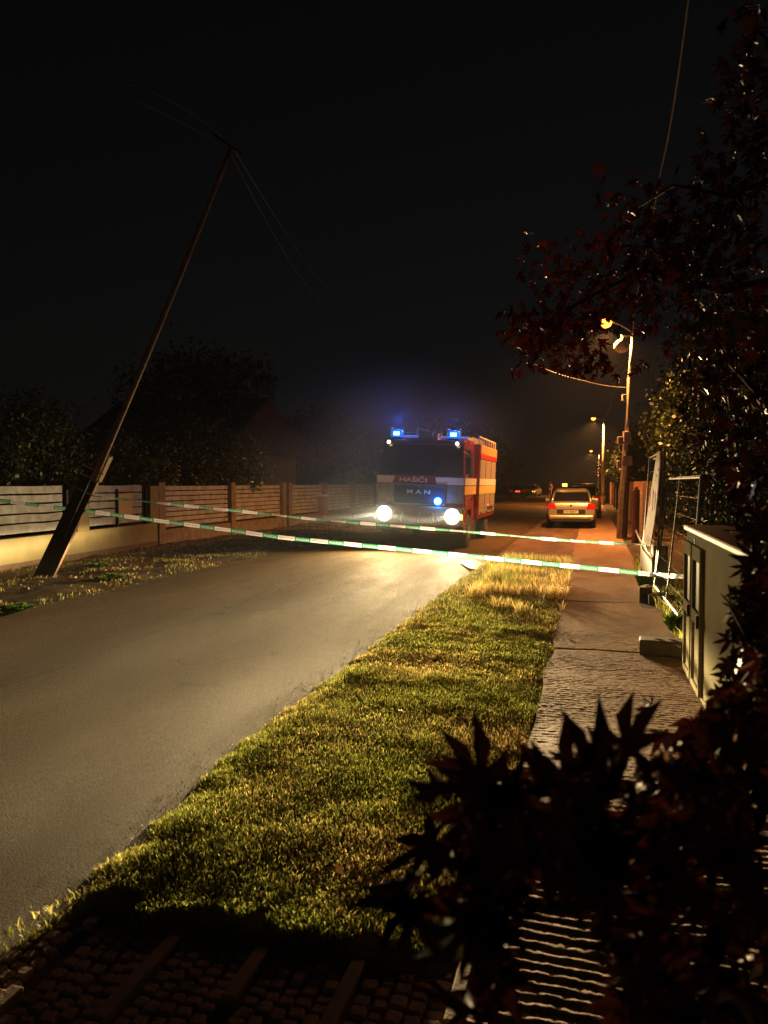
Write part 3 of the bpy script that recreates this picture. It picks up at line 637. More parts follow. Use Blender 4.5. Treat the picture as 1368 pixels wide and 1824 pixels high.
P1 = Vector((b1.x, b1.y, 0)); up1 = thing('utility_pole', 'utility pole with round horn speaker and the nearest lit street lamp', 'utility pole', P1, 0, 'lamp poles along the right side')
def L1(px, py, d=D1): return W(px, py, d) - P1
MB().tube([L1(1107, 968), L1(1110, 900), L1(1115, 830), L1(1117, 770)], [.16, .15, .13, .11], 8).build('concrete_stub', M_conc_dark, up1)
MB().tube([L1(1112, 860, D1-.2), L1(1118, 745, D1-.2), L1(1121, 680, D1-.15), L1(1127, 600, D1-.1), L1(1129, 588, D1-.1)], [.07, .065, .06, .05, .045], 10).build('pole', M_polepaint, up1, smooth=True)
MB().tube([L1(1113, 800, D1-.3), L1(1117, 680, D1-.3), L1(1124, 640, D1-.25)], .016, 6).build('conduit', M_wire, up1)
MB().tube([L1(1129, 590, D1-.1), L1(1130, 540, D1-.1)], .022, 6).build('service_mast', M_steel, up1)
MB().tube([L1(1127, 598, D1-.2), L1(1107, 598, D1-.2)], .035, 6).build('bracket', M_polepaint, up1)
hc_ = L1(1107, 616, D1-.3)
MB().lathe([(.01, .26), (.06, .25), (.07, .19), (.13, .15), (.19, .08), (.215, -.01), (.2, -.1), (.14, -.17), (.02, -.21)], hc_, Matrix.Rotation(R(14), 3, 'Y'), 20).build('horn_speaker', mat('lamp_yellow_metal', (.75, .62, .3), .4, var=.1), up1, smooth=True)  # yellow of the street lamp's light is put into the horn's colour
for (x0, y0, x1, y1) in ((1110, 769, 1123, 790), (1100, 778, 1109, 791), (1109, 812, 1125, 829), (1099, 821, 1106, 834), (1108, 703, 1114, 714)):
    a, b = L1(x0, y1, D1-.32), L1(x1, y0, D1-.32); c_ = (a+b)/2; MB().box(c_, ((b-a).xy.length, .16, b.z-a.z), YAW).build('junction_box', mat('junction_grey', (.4, .33, .26), .6, var=.1), up1, bevel=.01)
street_lamp_head(1079, 573, D1, (1124, 590), P1, up1, P_SODIUM, .2)
def far_pole(px, by, top, lamp, arm, label, d, power):
    P_ = W(px, by, d); P_.z = 0
    o = thing('utility_pole', label, 'utility pole', P_, 0, 'lamp poles along the right side')
    MB().tube([(0, 0, -.1), W(px+3, top, d) - P_], [.13, .07], 8).build('pole', M_polepaint, o, smooth=True)
    MB().box(W(px-4, (by+top)/2, d) - P_, (.2, .2, .4), YAW).build('junction_box', M_polepaint, o)
    street_lamp_head(*lamp, d, arm, P_, o, power, .17); return o
far_pole(1073, 900, 742, (1057, 745), (1074, 752), 'second street lamp pole, lit, farther down the street', 58, P_SODIUM*1.2)
far_pole(1065, 885, 800, (1053, 803), (1065, 806), 'third street lamp pole, small and far down the street', 96, P_SODIUM*1.2)
wire([W(1078, 742, 58), W(1092, 700, 48), W(1118, 640, 30)], .012, 'wire running from the second street lamp pole up to the nearest pole', .3)
wire([W(1130, 540, D1), W(1178, 300, 13), W(1228, -10, 8)], .011, 'twisted overhead cable running up from the nearest pole out of the frame', .2)
wire([W(1120, 690, D1), W(1040, 678, 22), W(950, 648, 21)], .007, 'pale wire crossing left from the nearest pole to the maple leaves', .05)

# ------------------------------------------------------------------ right: far boundary fence, post, wall bits
pil = thing('wooden_gatepost', 'reddish wooden gatepost just beyond the nearest pole', 'post', G(1131, 972)); MB().tube([(0, 0, -.1), (.02, 0, 1.5), (.0, 0, 1.58)], [.1, .09, .05], 8).build('post_body', mat('reddish_wood', (.3, .14, .08), .8, var=.3, scale=10, bump=.004, bscale=30), pil)
rf = thing('boundary_fence', 'brown boundary fence with pillars along the far right footpath', 'fence', (1.75, 25, 0), R(90))
for i in range(13):
    MB().bx(i*5-.18, i*5+.18, -.18, .18, -.1, 1.75).build('pillar', mat('brown_brick', (.28, .14, .09), .9, var=.3, scale=6) if i == 0 else rf.children[0].data.materials[0], rf)
for i in range(12): MB().bx(i*5+.2, i*5+4.8, -.05, .05, -.1, 1.35).build('panel', M_slat, rf)
sw = thing('concrete_wall_end', 'short crumbling concrete wall end beside the near tape end', 'wall', (1.06, 12.6, 0))
mb = MB(); mb.bx(-.12, .12, 0, 2.8, -.1, .55); mb.bx(-.1, .12, .0, .5, .55, .72); mb.build('block_wall', M_concrete, sw, bevel=.02)

# site fence panels (lean outwards)
def site_panel(pa, pb_, H, lean, label, lean_b=None):
    lean_b = lean if lean_b is None else lean_b
    pa = Vector(pa); pb_ = Vector(pb_); o = thing('site_fence_panel', label, 'fence panel', pa, 0, 'mobile site fence panels')
    d_ = pb_ - pa; up = Vector((lean, 0, H)); 
    P_ = lambda u, v: d_*u + Vector((lean + (lean_b-lean)*u, 0, H))*v
    MB().tube([P_(0, 0), P_(0, 1)], .017, 8).build('frame_tube', M_steel, o); MB().tube([P_(1, 0), P_(1, 1)], .017, 8).build('frame_tube', M_steel, o)
    MB().tube([P_(0, 1), P_(1, 1)], .017, 8).build('frame_tube', M_steel, o); MB().tube([P_(0, .07), P_(1, .07)], .017, 8).build('frame_tube', M_steel, o)
    MB().tube([P_(.42, .07), P_(.42, 1)], .012, 6).build('frame_tube', M_steel, o)
    mb = MB()
    for i in range(1, 34): mb.tube([P_(i/34, .07), P_(i/34, 1)], .0013, 3, False)
    for i in range(1, 7): mb.tube([P_(0, .07+.93*i/7), P_(1, .07+.93*i/7)], .002, 3, False)
    mb.build('wire_mesh', M_steel, o); return o
a_ = G(1164, 1064); b_ = G(1226, 1150)
site_panel((a_.x, a_.y, .06), (b_.x, b_.y, .06), 1.7, .2, 'nearest mobile site fence panel between the banner and the cabinet', .1)
site_panel((a_.x+.02, a_.y+.08, .06), (.98, 15.5, .06), 2.12, .12, 'farther mobile site fence panel that carries the banner')
# banner hung on the farther panel
bn = thing('banner', 'tall pale banner with red print hung on the site fence', 'banner', (a_.x, 12.1, 0))
def bp_(u, v): return Vector((-.03 + .15*v + .03*math.sin(u*5+v*3) - .03, u*1.0, .75 + v*1.42 - (1-u)*0.05*(1-v)))
vs = [bp_(i/8, j/8) for j in range(9) for i in range(9)]; fs = [(j*9+i, j*9+i+1, j*9+i+10, j*9+i+9) for j in range(8) for i in range(8)]
o = MB().add(vs, fs).build('sheet', M_banner, bn, smooth=True); so = o.modifiers.new('s', 'SOLIDIFY'); so.thickness = .004
mb = MB()
for (u0, u1, v0, v1) in ((.35, .7, .38, .42), (.35, .7, .56, .6), (.35, .45, .42, .56), (.6, .7, .42, .56), (.2, .3, .4, .58)):
    mb.add([bp_(u, v) - Vector((.008, 0, 0)) for u, v in ((u0, v0), (u1, v0), (u1, v1), (u0, v1))], [(0, 1, 2, 3)])
mb.build('red_print', M_redprint, bn)
mb = MB(); mb.add([bp_(u, v) - Vector((.008, 0, 0)) for u, v in ((.1, .8), (.9, .8), (.9, .83), (.1, .83))], [(0, 1, 2, 3)]); mb.add([bp_(u, v) - Vector((.008, 0, 0)) for u, v in ((.2, .74), (.8, .74), (.8, .76), (.2, .76))], [(0, 1, 2, 3)]); mb.build('dark_print', M_wood_dark, bn)
# feet
def foot(p, rz, label, s=(.62, .22, .14)):
    o = thing('fence_foot', label, 'concrete block', (p.x, p.y, .03), rz, 'concrete feet of the site fence')
    MB().bx(-s[0]/2, s[0]/2, -s[1]/2, s[1]/2, 0, s[2]).build('block', M_conc_dark, o, bevel=.018)
    for i in (-1, 0, 1): MB().tube([(i*.13, 0, s[2]+.001), (i*.13, 0, s[2]+.006)], .03, 10).build('socket', M_black, o)
    MB().tube([(-s[0]/2-.004, 0, s[2]*.45), (-s[0]/2+.02, 0, s[2]*.45)], .035, 8).build('socket', M_black, o)
foot(G(1196, 1172), R(-4), 'concrete fence foot nearest the camera, beside the grey cabinet', (.6, .24, .15))
foot(G(1176, 1080), R(5), 'concrete fence foot under the joint of the two panels', (.34, .24, .15))
o = foot(G(1150, 1076), R(80), 'dark upright concrete block at the edge of the footpath', (.24, .16, .22)) 
tag(wire([W(1133, 945, 14.2), W(1150, 968, 13), W(1158, 985, 12.4), W(1170, 1002, 11.9)], .016, 'pale hose looping down beside the banner', .06, 'hose', mat('pale_hose', (.45, .36, .28), .6)), None)

# cabinet
cab = thing('utility_cabinet', 'grey-olive street utility cabinet with two narrow recessed doors at the right edge', 'cabinet', (.83, 7.2, 0))
MB().bx(0, .42, -2.95, 0, .04, 1.285).build('body', M_cabinet, cab, bevel=.008)
MB().bx(-.025, .45, -2.98, .03, 1.285, 1.33).build('lid', M_cabtop, cab, bevel=.01)
MB().bx(.02, .4, -2.9, -.05, -.05, .04).build('base', M_concrete, cab)
for (a, b) in ((-.5, -.04), (-1.06, -.58)):
    dr = MB(); dr.bx(-.03, -.002, a, a+.045, .08, 1.2); dr.bx(-.03, -.002, b-.045, b, .08, 1.2); dr.bx(-.0295, -.002, a+.045, b-.045, 1.09, 1.2); dr.bx(-.0295, -.002, a+.045, b-.045, .08, .13); dr.bx(-.0295, -.002, a+.045, b-.045, .6, .7); dr.bx(-.012, -.002, a+.1, b-.1, .13, .6)
    d_ = dr.build('door', M_cabinet, cab, bevel=.003)
    MB().bx(-.006, -.0015, a+.045, b-.045, .7, 1.09).build('recess', M_black, d_)
    MB().bx(-.05, -.03, a+.012, a+.034, .6, .7).build('handle', M_black, d_, bevel=.004)
MB().bx(-.006, -.001, -.545, -.53, .06, 1.25).build('seam', M_black, cab)

# ------------------------------------------------------------------ police tapes
M_tw = mat('tape_white', (.72, .72, .85), .4, var=.08, transl=.45); M_tg = mat('tape_green', (.03, .27, .18), .4, var=.08, transl=.45)
M_tl = mat('tape_lettering_white', (.7, .75, .8), .4, var=.05, transl=.4); M_tr = mat('tape_lettering_red', (.65, .2, .17), .4, var=.05, transl=.4)
def cutout(txt, W_, H_, tw, th):
    """rectangle W_ x H_ split into (verts, printed faces, letter faces)"""
    from mathutils.geometry import delaunay_2d_cdt, intersect_point_tri_2d
    vs, fs = textmesh(txt, 1.0); w0 = max(v.x for v in vs)-min(v.x for v in vs); h0 = max(v.y for v in vs)-min(v.y for v in vs)
    cy = (max(v.y for v in vs)+min(v.y for v in vs))/2
    P_ = [Vector((v.x*tw/w0, (v.y-cy)*th/h0)) for v in vs]; cnt = {}
    for f in fs:
        for i in range(len(f)): e = tuple(sorted((f[i], f[(i+1) % len(f)]))); cnt[e] = cnt.get(e, 0) + 1
    ed = [e for e, c in cnt.items() if c == 1]; n = len(P_)
    P2 = P_ + [Vector(q) for q in ((-W_/2, -H_/2), (W_/2, -H_/2), (W_/2, H_/2), (-W_/2, H_/2))]; ed += [(n, n+1), (n+1, n+2), (n+2, n+3), (n+3, n)]
    ov, oe, of = delaunay_2d_cdt(P2, ed, [], 1, 1e-6)[:3]; a_, b_ = [], []
    for f in of:
        c = sum((ov[i] for i in f), Vector((0, 0)))/len(f)
        ins = any(intersect_point_tri_2d(c, P_[g[0]], P_[g[k]], P_[g[k+1]]) for g in fs for k in range(1, len(g)-1))
        (b_ if ins else a_).append(tuple(f))
    return ov, a_, b_
CUT = None
def tape(ctrl, width, label, phase, tiltf, red=True):
    # resample through Catmull-Rom
    P_ = [Vector(c) for c in ctrl]; Q = []
    ext = [P_[0]*2 - P_[1]] + P_ + [P_[-1]*2 - P_[-2]]
    for i in range(1, len(ext)-2):
        a, b, c, d = ext[i-1:i+3]
        for k in range(16):
            t_ = k/16; Q.append(.5*((2*b) + (c-a)*t_ + (2*a-5*b+4*c-d)*t_*t_ + (3*b-a-3*c+d)*t_**3))
    Q.append(P_[-1]); s = [0]
    for i in range(1, len(Q)): s.append(s[-1] + (Q[i]-Q[i-1]).length)
    def at(u):
        u = max(0, min(s[-1]-1e-4, u)); i = max(0, int(np.searchsorted(s, u)) - 1); i = min(i, len(Q)-2); t_ = (u - s[i])/(s[i+1]-s[i])
        p = Q[i].lerp(Q[i+1], t_); tan = (Q[i+1]-Q[i]).normalized(); upv = (Vector((0, 0, 1)) - tan*tan.z).normalized()
        sdv = upv.cross(tan); th = tiltf(u/s[-1]); return p, (upv*math.cos(th) + sdv*math.sin(th)), (sdv*math.cos(th) - upv*math.sin(th))
    root = thing('police_tape', label, 'tape', Q[0]); O = Q[0]
    def strip(u0, u1, mb, w0=-.5, w1=.5, off=0):
        n = max(1, int((u1-u0)/.05)); vs = []
        for k in range(n+1):
            p, uu, nn_ = at(u0 + (u1-u0)*k/n); vs += [p - O + uu*width*w0 + nn_*off, p - O + uu*width*w1 + nn_*off]
        mb.add(vs, [(2*k, 2*k+2, 2*k+3, 2*k+1) for k in range(n)])
    mw, mg, tl, tr_ = MB(), MB(), MB(), MB(); u = -phase*.57
    while u < s[-1]:
        if u >= 0 and u + .275 <= s[-1]:
            global CUT
            CUT = CUT or cutout('POLÍCIA', .275, 1.0, .225, .66)
            out = []
            for v in CUT[0]: p, uu, nn_ = at(u + .1375 + v.x); out.append(p - O + uu*(v.y*width))
            mg.add(out, CUT[1]); tl.add(out, CUT[2])
        elif u + .275 > 0: strip(max(0, u), min(s[-1], u+.275), mg)
        strip(max(0, u+.275), min(s[-1], u+.57), mw) if u+.57 > 0 and u+.275 < s[-1] else None
        for txt, m_, c0, wd in (('ZÁKAZ VSTUPU', tr_, u+.4225, .25),):
            if c0-wd/2 < 0 or c0+wd/2 > s[-1]: continue
            vs, fs = textmesh(txt, 1.0); w0 = max(v.x for v in vs)-min(v.x for v in vs); h0 = max(v.y for v in vs)-min(v.y for v in vs)
            hgt = .62 if m_ is tl else .3
            for side in (-1, 1):
                out = []
                for v in vs:
                    p, uu, nn_ = at(c0 + v.x*wd/w0); out.append(p - O + uu*(v.y*width*hgt/h0) + nn_*.0015*side)
                m_.add(out, fs)
        u += .57
    rb_ = MB(); ng = len(mg.f); rb_.add(mg.v, mg.f); rb_.add(mw.v, mw.f); rb_.add(tl.v, tl.f); rb_.add(tr_.v, tr_.f)
    o = rb_.build('printed_ribbon', M_tg, root); me = o.data
    for m_ in (M_tw, M_tl, M_tr): me.materials.append(m_)
    b1_, b2_, b3_ = ng, ng + len(mw.f), ng + len(mw.f) + len(tl.f)
    for p in me.polygons: p.material_index = 0 if p.index < b1_ else 1 if p.index < b2_ else 2 if p.index < b3_ else 3
    return root
def t1(px, py): k = (px-684)/1368; return W(px, py, 12.246/(1+.2383*k))
tape([W(-40, 886, 13.9)] + [t1(px, py) for px, py in ((60, 899), (150, 910), (270, 926), (390, 942), (500, 957), (610, 968), (700, 977), (850, 992), (1030, 1010), (1130, 1020), (1168, 1024))] + [W(1238, 1028, 9.2)],
     .066, 'nearer and wider green and white police tape stretched across the road', .35, lambda u: .22*math.sin(u*17) + .2*math.sin(u*83+1) + (.9 if u > .93 else 0) + .35*max(0, .15-u)*6)
def t2(px, py): k = (px-684)/1368; return W(px, py, 14.6/(1+.05*k))
tape([W(150, 882, 13.9)] + [t2(px, py) for px, py in ((245, 892), (340, 902), (430, 911), (560, 925), (680, 935), (830, 947), (1000, 962), (1130, 970))] + [W(1182, 973, 11.9)],
     .062, 'farther and thinner police tape crossing in front of the fire engine', .8, lambda u: .8 + .2*math.sin(u*23) + .3*math.sin(u*71))

# ------------------------------------------------------------------ fire engine
FY = 18.9; FXc = -4.19; WF = 1.12
fe = thing('fire_engine', 'red fire engine with lit headlights and blue beacons facing the tapes', 'fire engine', (FXc, FY, .02)); fe.rotation_euler = (0, R(2.3), 0)
def prism(profile, x0, x1, mb, inset=None):      # profile in (y,z), extruded along x
    n = len(profile); vs = [(x0, y, z) for y, z in profile] + [(x1, y, z) for y, z in profile]
    mb.add(vs, [tuple(range(n))[::-1], tuple(range(n, 2*n))] + [(i, (i+1) % n, n+(i+1) % n, n+i) for i in range(n)])
# cab shell: slightly narrower at the top
def cabshape(prof, wlow, whigh, zl, zh, mb):
    n = len(prof); f = lambda z: wlow + (whigh-wlow)*min(1, max(0, (z-zl)/(zh-zl)))
    vs = [(-f(z), y, z) for y, z in prof] + [(f(z), y, z) for y, z in prof]
    mb.add(vs, [tuple(range(n))[::-1], tuple(range(n, 2*n))] + [(i, (i+1) % n, n+(i+1) % n, n+i) for i in range(n)])
mb = MB(); cabshape([(.06, .78), (.0, .95), (.0, 1.84), (.2, 2.62), (.34, 2.78), (.6, 2.84), (1.95, 2.84), (1.95, .6), (1.5, .6), (1.38, 1.02), (.75, 1.02), (.62, .6), (.1, .6)], WF, 1.04, 1.85, 2.8, mb)
mb.build('cab', M_red, fe, bevel=.04)
def front_quad(name, m, x0, x1, z0, z1, off, xt0=None, xt1=None, parent=fe, bevel=0, th=.012):
    fy = lambda z: 0 if z <= 1.84 else .2*(z-1.84)/.78
    xt0 = x0 if xt0 is None else xt0; xt1 = x1 if xt1 is None else xt1
    a = [(x0, fy(z0)-off, z0), (x1, fy(z0)-off, z0), (xt1, fy(z1)-off, z1), (xt0, fy(z1)-off, z1)]
    return MB().add(a + [(x, y+th+off, z) for x, y, z in a], [(0, 1, 2, 3), (4, 7, 6, 5), (0, 4, 5, 1), (1, 5, 6, 2), (2, 6, 7, 3), (3, 7, 4, 0)]).build(name, m, parent, bevel=bevel)
ws = front_quad('windscreen', M_glass, -1.09, 1.09, 1.87, 2.64, .012, -1.02, 1.02)
MB().box((0, .18, 2.71), (2.04, .06, .1), M=Matrix.Rotation(R(-38), 3, 'X')).build('sun_visor', M_black, fe, bevel=.015)
for sx in (-.45, .3): MB().tube([(sx, -.03, 1.86), (sx+.42, .08, 2.32)], .009, 6).build('wiper', M_black, fe)
front_quad('reflective_band', M_white, -1.11, -.72, 1.66, 1.84, .006, -1.11, -.66); front_quad('reflective_band', M_white, .42, 1.11, 1.66, 1.84, .006, .38, 1.11)
front_quad('grey_panel', mat('front_panel', (.2, .15, .11), .5), -1.11, -.7, 1.2, 1.64, .008); front_quad('grey_panel', bpy.data.materials['front_panel'], .68, 1.11, 1.2, 1.64, .008)
letters('lettering', 'HAŠIČI', .7, .15, (-.18, -.012, 1.745), (1, 0, 0), (0, 0, 1), M_white, fe)
gr = front_quad('grille', mat('grille_dark', (.03, .04, .07), .35), -.66, .64, 1.16, 1.62, .014)
fr_ = MB(); 
for (x0, x1, z0, z1) in ((-.69, .67, 1.615, 1.65), (-.69, .67, 1.13, 1.16), (-.69, -.66, 1.16, 1.615), (.64, .67, 1.16, 1.615)): fr_.bx(x0, x1, -.035, -.004, z0, z1)
fr_.build('grille_frame', M_chrome, gr)
gs = MB()
for k in range(6): gs.bx(-.65, .63, -.022, -.014, 1.19+k*.07, 1.2+k*.07)
gs.build('grille_bar', M_black, gr)
letters('badge', 'M A N', .6, .105, (-.03, -.03, 1.45), (1, 0, 0), (0, 0, 1), M_white, gr)
MB().bx(-.05, .03, -.03, -.012, 1.56, 1.62).build('emblem', M_chrome, gr)
MB().bx(-1.14, 1.14, -.12, .1, .62, 1.1).build('bumper', mat('bumper_grey', (.2, .16, .12), .5), fe, bevel=.04)
MB().bx(-1.0, 1.0, -.1, .1, .46, .62).build('skirt', M_black, fe, bevel=.02)
MB().bx(-.5, .45, -.15, -.12, .66, 1.05).build('centre_panel', mat('winch_cover', (.17, .06, .05), .5), fe, bevel=.02)
for x in (-.42, .02, .36): MB().tube([(x, -.17, .68), (x+.02, -.19, .8), (x+.04, -.17, .95)], .022, 6).build('towing_hook', M_steel, fe)
HX = .87; HZ = .88
for s_ in (-1, 1):
    MB().bx(s_*HX-.19, s_*HX+.19, -.14, -.1, HZ-.15, HZ+.15).build('headlight_housing', M_chrome, fe, bevel=.03)
    MB().lathe([(.19, 0), (.185, .025), (.1, .05), (.01, .055)], (s_*HX, -.14, HZ), Matrix.Rotation(R(90), 3, 'X'), 24).build('headlight', E_head, fe, smooth=True)
    MB().bx(s_*1.09-.04, s_*1.09+.04, -.13, -.02, HZ-.08, HZ+.06).build('indicator', E_amber if s_ > 0 else mat('amber_plastic', (.5, .15, .02), .3), fe, bevel=.01)
    mk = MB().lathe([(.045, 0), (.04, .03), (.01, .04)], (s_*.88, .1, 2.69), Matrix.Rotation(R(90), 3, 'X'), 14).build('marker_lamp', E_marker, fe, smooth=True)
MB().lathe([(.085, 0), (.085, .03), (.05, .06), (.01, .065)], (.48, -.04, 1.24), Matrix.Rotation(R(90), 3, 'X'), 18).build('blue_strobe', E_bluecore, fe, smooth=True)
MB().lathe([(.12, 0), (.12, .02), (.1, .03)], (.48, -.025, 1.24), Matrix.Rotation(R(90), 3, 'X'), 18).build('strobe_rim', M_bluecap, fe, smooth=True)
for s_ in (-1, 1):
    bx_ = s_*.74; b_o = MB().lathe([(.155, 2.8), (.16, 2.83), (.13, 2.83)], (bx_, .45, 0), n=18).build('beacon', M_black, fe)
    MB().lathe([(.13, 2.83), (.145, 2.87), (.145, 3.0), (.11, 3.03), (.01, 3.035)], (bx_, .45, 0), n=20).build('blue_dome', M_bluecap, b_o, smooth=True)
    MB().box((bx_, .305, 2.925), (.15, .01, .085)).build('flash', E_bluecore, b_o)
    g_ = MB()
    for q in (-.17, .17): g_.tube([(bx_+q, .4, 2.82), (bx_+q, .4, 3.05), (bx_+q*.8, .5, 3.07)], .014, 6)
    g_.build('beacon_guard', M_steel, b_o)
rg = MB(); rg.tube([(-.6, .45, 2.95), (-.2, .45, 2.97)], .02, 6); rg.tube([(-.25, .5, 2.9), (-.22, .5, 3.08), (.05, .6, 3.0)], .02, 6); rg.bx(-.2, .3, .5, .9, 2.84, 2.96); rg.tube([(.15, .5, 2.86), (.2, .5, 3.02), (.26, .5, 3.0)], .02, 6); rg.tube([(.35, .5, 2.86), (.4, .5, 2.97)], .03, 6); rg.build('roof_gear', M_steel, fe)
MB().bx(-1.0, 1.0, 1.0, 1.9, 2.84, 2.92).build('cab_roof_panel', mat('white_blue_roof', (.5, .5, .55), .4), fe, bevel=.02)
# doors, side windows (right in view and its mirror side)
for s_ in (-1, 1):
    X = lambda z, o_=0: s_*(1.12 - .08*max(0, min(1, (z-1.85)/.95)) + o_)
    def sq(name, m, pts, off, par, th=.02):
        a = [(X(z, off), y, z) for y, z in pts]; b = [(X(z, -.01), y, z) for y, z in pts]; n = len(pts)
        return MB().add(a+b, [tuple(range(n)), tuple(range(n, 2*n))[::-1]] + [(i, (i+1) % n, n+(i+1) % n, n+i) for i in range(n)]).build(name, m, par)
    dr = sq('door', M_red, [(.16, 1.05), (.16, 1.84), (.36, 2.62), (1.5, 2.7), (1.5, 1.05)], .012, fe)
    sq('side_window', M_glass, [(.3, 1.95), (.44, 2.55), (.84, 2.58), (.84, 1.95)], .02, dr); sq('side_window', M_glass, [(.92, 1.88), (.92, 2.58), (1.42, 2.6), (1.42, 1.88)], .02, dr)
    sq('reflective_band', M_white, [(.02, 1.66), (.02, 1.84), (1.93, 1.84), (1.93, 1.66)], .018, fe)
    sq('yellow_band', M_stripe_y, [(.02, 1.42), (.02, 1.64), (1.93, 1.64), (1.93, 1.42)], .018, fe)
    MB().bx(min(X(1.3, .02), X(1.3, .05)), max(X(1.3, .02), X(1.3, .05)), 1.2, 1.4, 1.28, 1.34).build('door_handle', M_black, dr, bevel=.005)
    mr_ = MB(); mr_.box((s_*1.2, -.02, 2.15), (.14, .07, .42)); mo = mr_.build('mirror', M_black, fe, bevel=.02)
    MB().tube([(s_*1.05, .12, 2.5), (s_*1.2, -.02, 2.42), (s_*1.2, -.02, 1.9), (s_*1.1, .06, 1.8)], .014, 6).build('mirror_arm', M_steel, mo)
    MB().bx(min(s_*.95, s_*1.13), max(s_*.95, s_*1.13), .1, .6, .42, .6).build('cab_step', M_black, fe, bevel=.02)
# body
bw = 1.19
MB().bx(-bw, bw, 2.02, 5.75, .72, 2.78).build('body', M_red, fe, bevel=.03)
MB().bx(-.45, .45, .3, 5.6, .5, .72).build('chassis', M_black, fe)
for s_ in (-1, 1):
    def sb(name, m, y0, y1, z0, z1, off=.02, par=fe):
        x0, x1 = sorted((s_*(bw-.01), s_*(bw+off))); return MB().bx(x0, x1, y0, y1, z0, z1).build(name, m, par)
    for k in range(3):
        sh = MB(); y0 = 2.12 + k*1.2
        for q in range(26):
            x0, x1 = sorted((s_*(bw-.01), s_*(bw+.014 + .004*(q % 2)))); sh.bx(x0, x1, y0, y0+1.1, .85+q*.0585 + (.28 if k == 1 and q < 0 else 0), .85+(q+1)*.0585)
        sh.build('roller_shutter', M_shutter, fe)
        sb('handle_bar', M_steel, y0+.35, y0+.75, .9, .93, .04)
    sb('reflective_band', M_white, 2.05, 5.7, 1.66, 1.84, .024); sb('yellow_band', M_stripe_y, 2.05, 5.7, 1.42, 1.64, .024)
    sb('red_band', mat('bright_red', (.65, .03, .02), .35), 2.05, 5.7, 2.4, 2.52, .028)
    lv = MB()
    for q in range(7): x0, x1 = sorted((s_*(bw-.01), s_*(bw+.03))); lv.bx(x0, x1, 2.08, 5.7, 2.53+q*.036, 2.55+q*.036)
    lv.build('ribbed_trim', M_stripe_y, fe)
    rl = MB(); x = s_*(bw-.04); rl.tube([(x, 2.05, 2.98), (x, 5.7, 2.98)], .022, 6)
    for q in range(8): rl.tube([(x, 2.05+q*.52, 2.77), (x, 2.05+q*.52, 2.98)], .018, 6)
    rl.build('roof_rail', M_white, fe)
    wb = MB()
    for yc in (1.08, 4.55):
        wo = MB().lathe([(.3, -.14), (.44, -.13), (.465, -.06), (.465, .06), (.44, .13), (.3, .14)], (s_*.98, yc, .445), Matrix.Rotation(R(90), 3, 'Y'), 28).build('wheel', M_rubber, fe, smooth=False)
        MB().lathe([(.29, -.11), (.29, .11), (.2, .13*1), (.12, .16), (.02, .17)], (s_*.98, yc, .445), Matrix.Rotation(s_*R(90), 3, 'Y'), 20).build('rim', M_chrome, wo, smooth=True)
    MB().bx(*sorted((s_*(bw-.02), s_*(bw+.03))), 3.9, 5.2, .95, 1.02).build('wheel_arch', M_black, fe)
    sb('side_marker', E_redl if s_ > 0 else E_amber, 3.95, 4.0, 1.06, 1.1, .05)
ld = MB()
for x in (-.5, -.1): ld.tube([(x, 1.9, 3.0), (x, 5.8, 3.05)], .025, 6)
for q in range(13): ld.tube([(-.5, 2.0+q*.3, 3.01), (-.1, 2.0+q*.3, 3.01)], .015, 6)
ld.build('ladder', M_steel, fe); MB().bx(.2, .9, 2.4, 5.2, 2.78, 3.0).build('roof_box', M_grey, fe, bevel=.02)

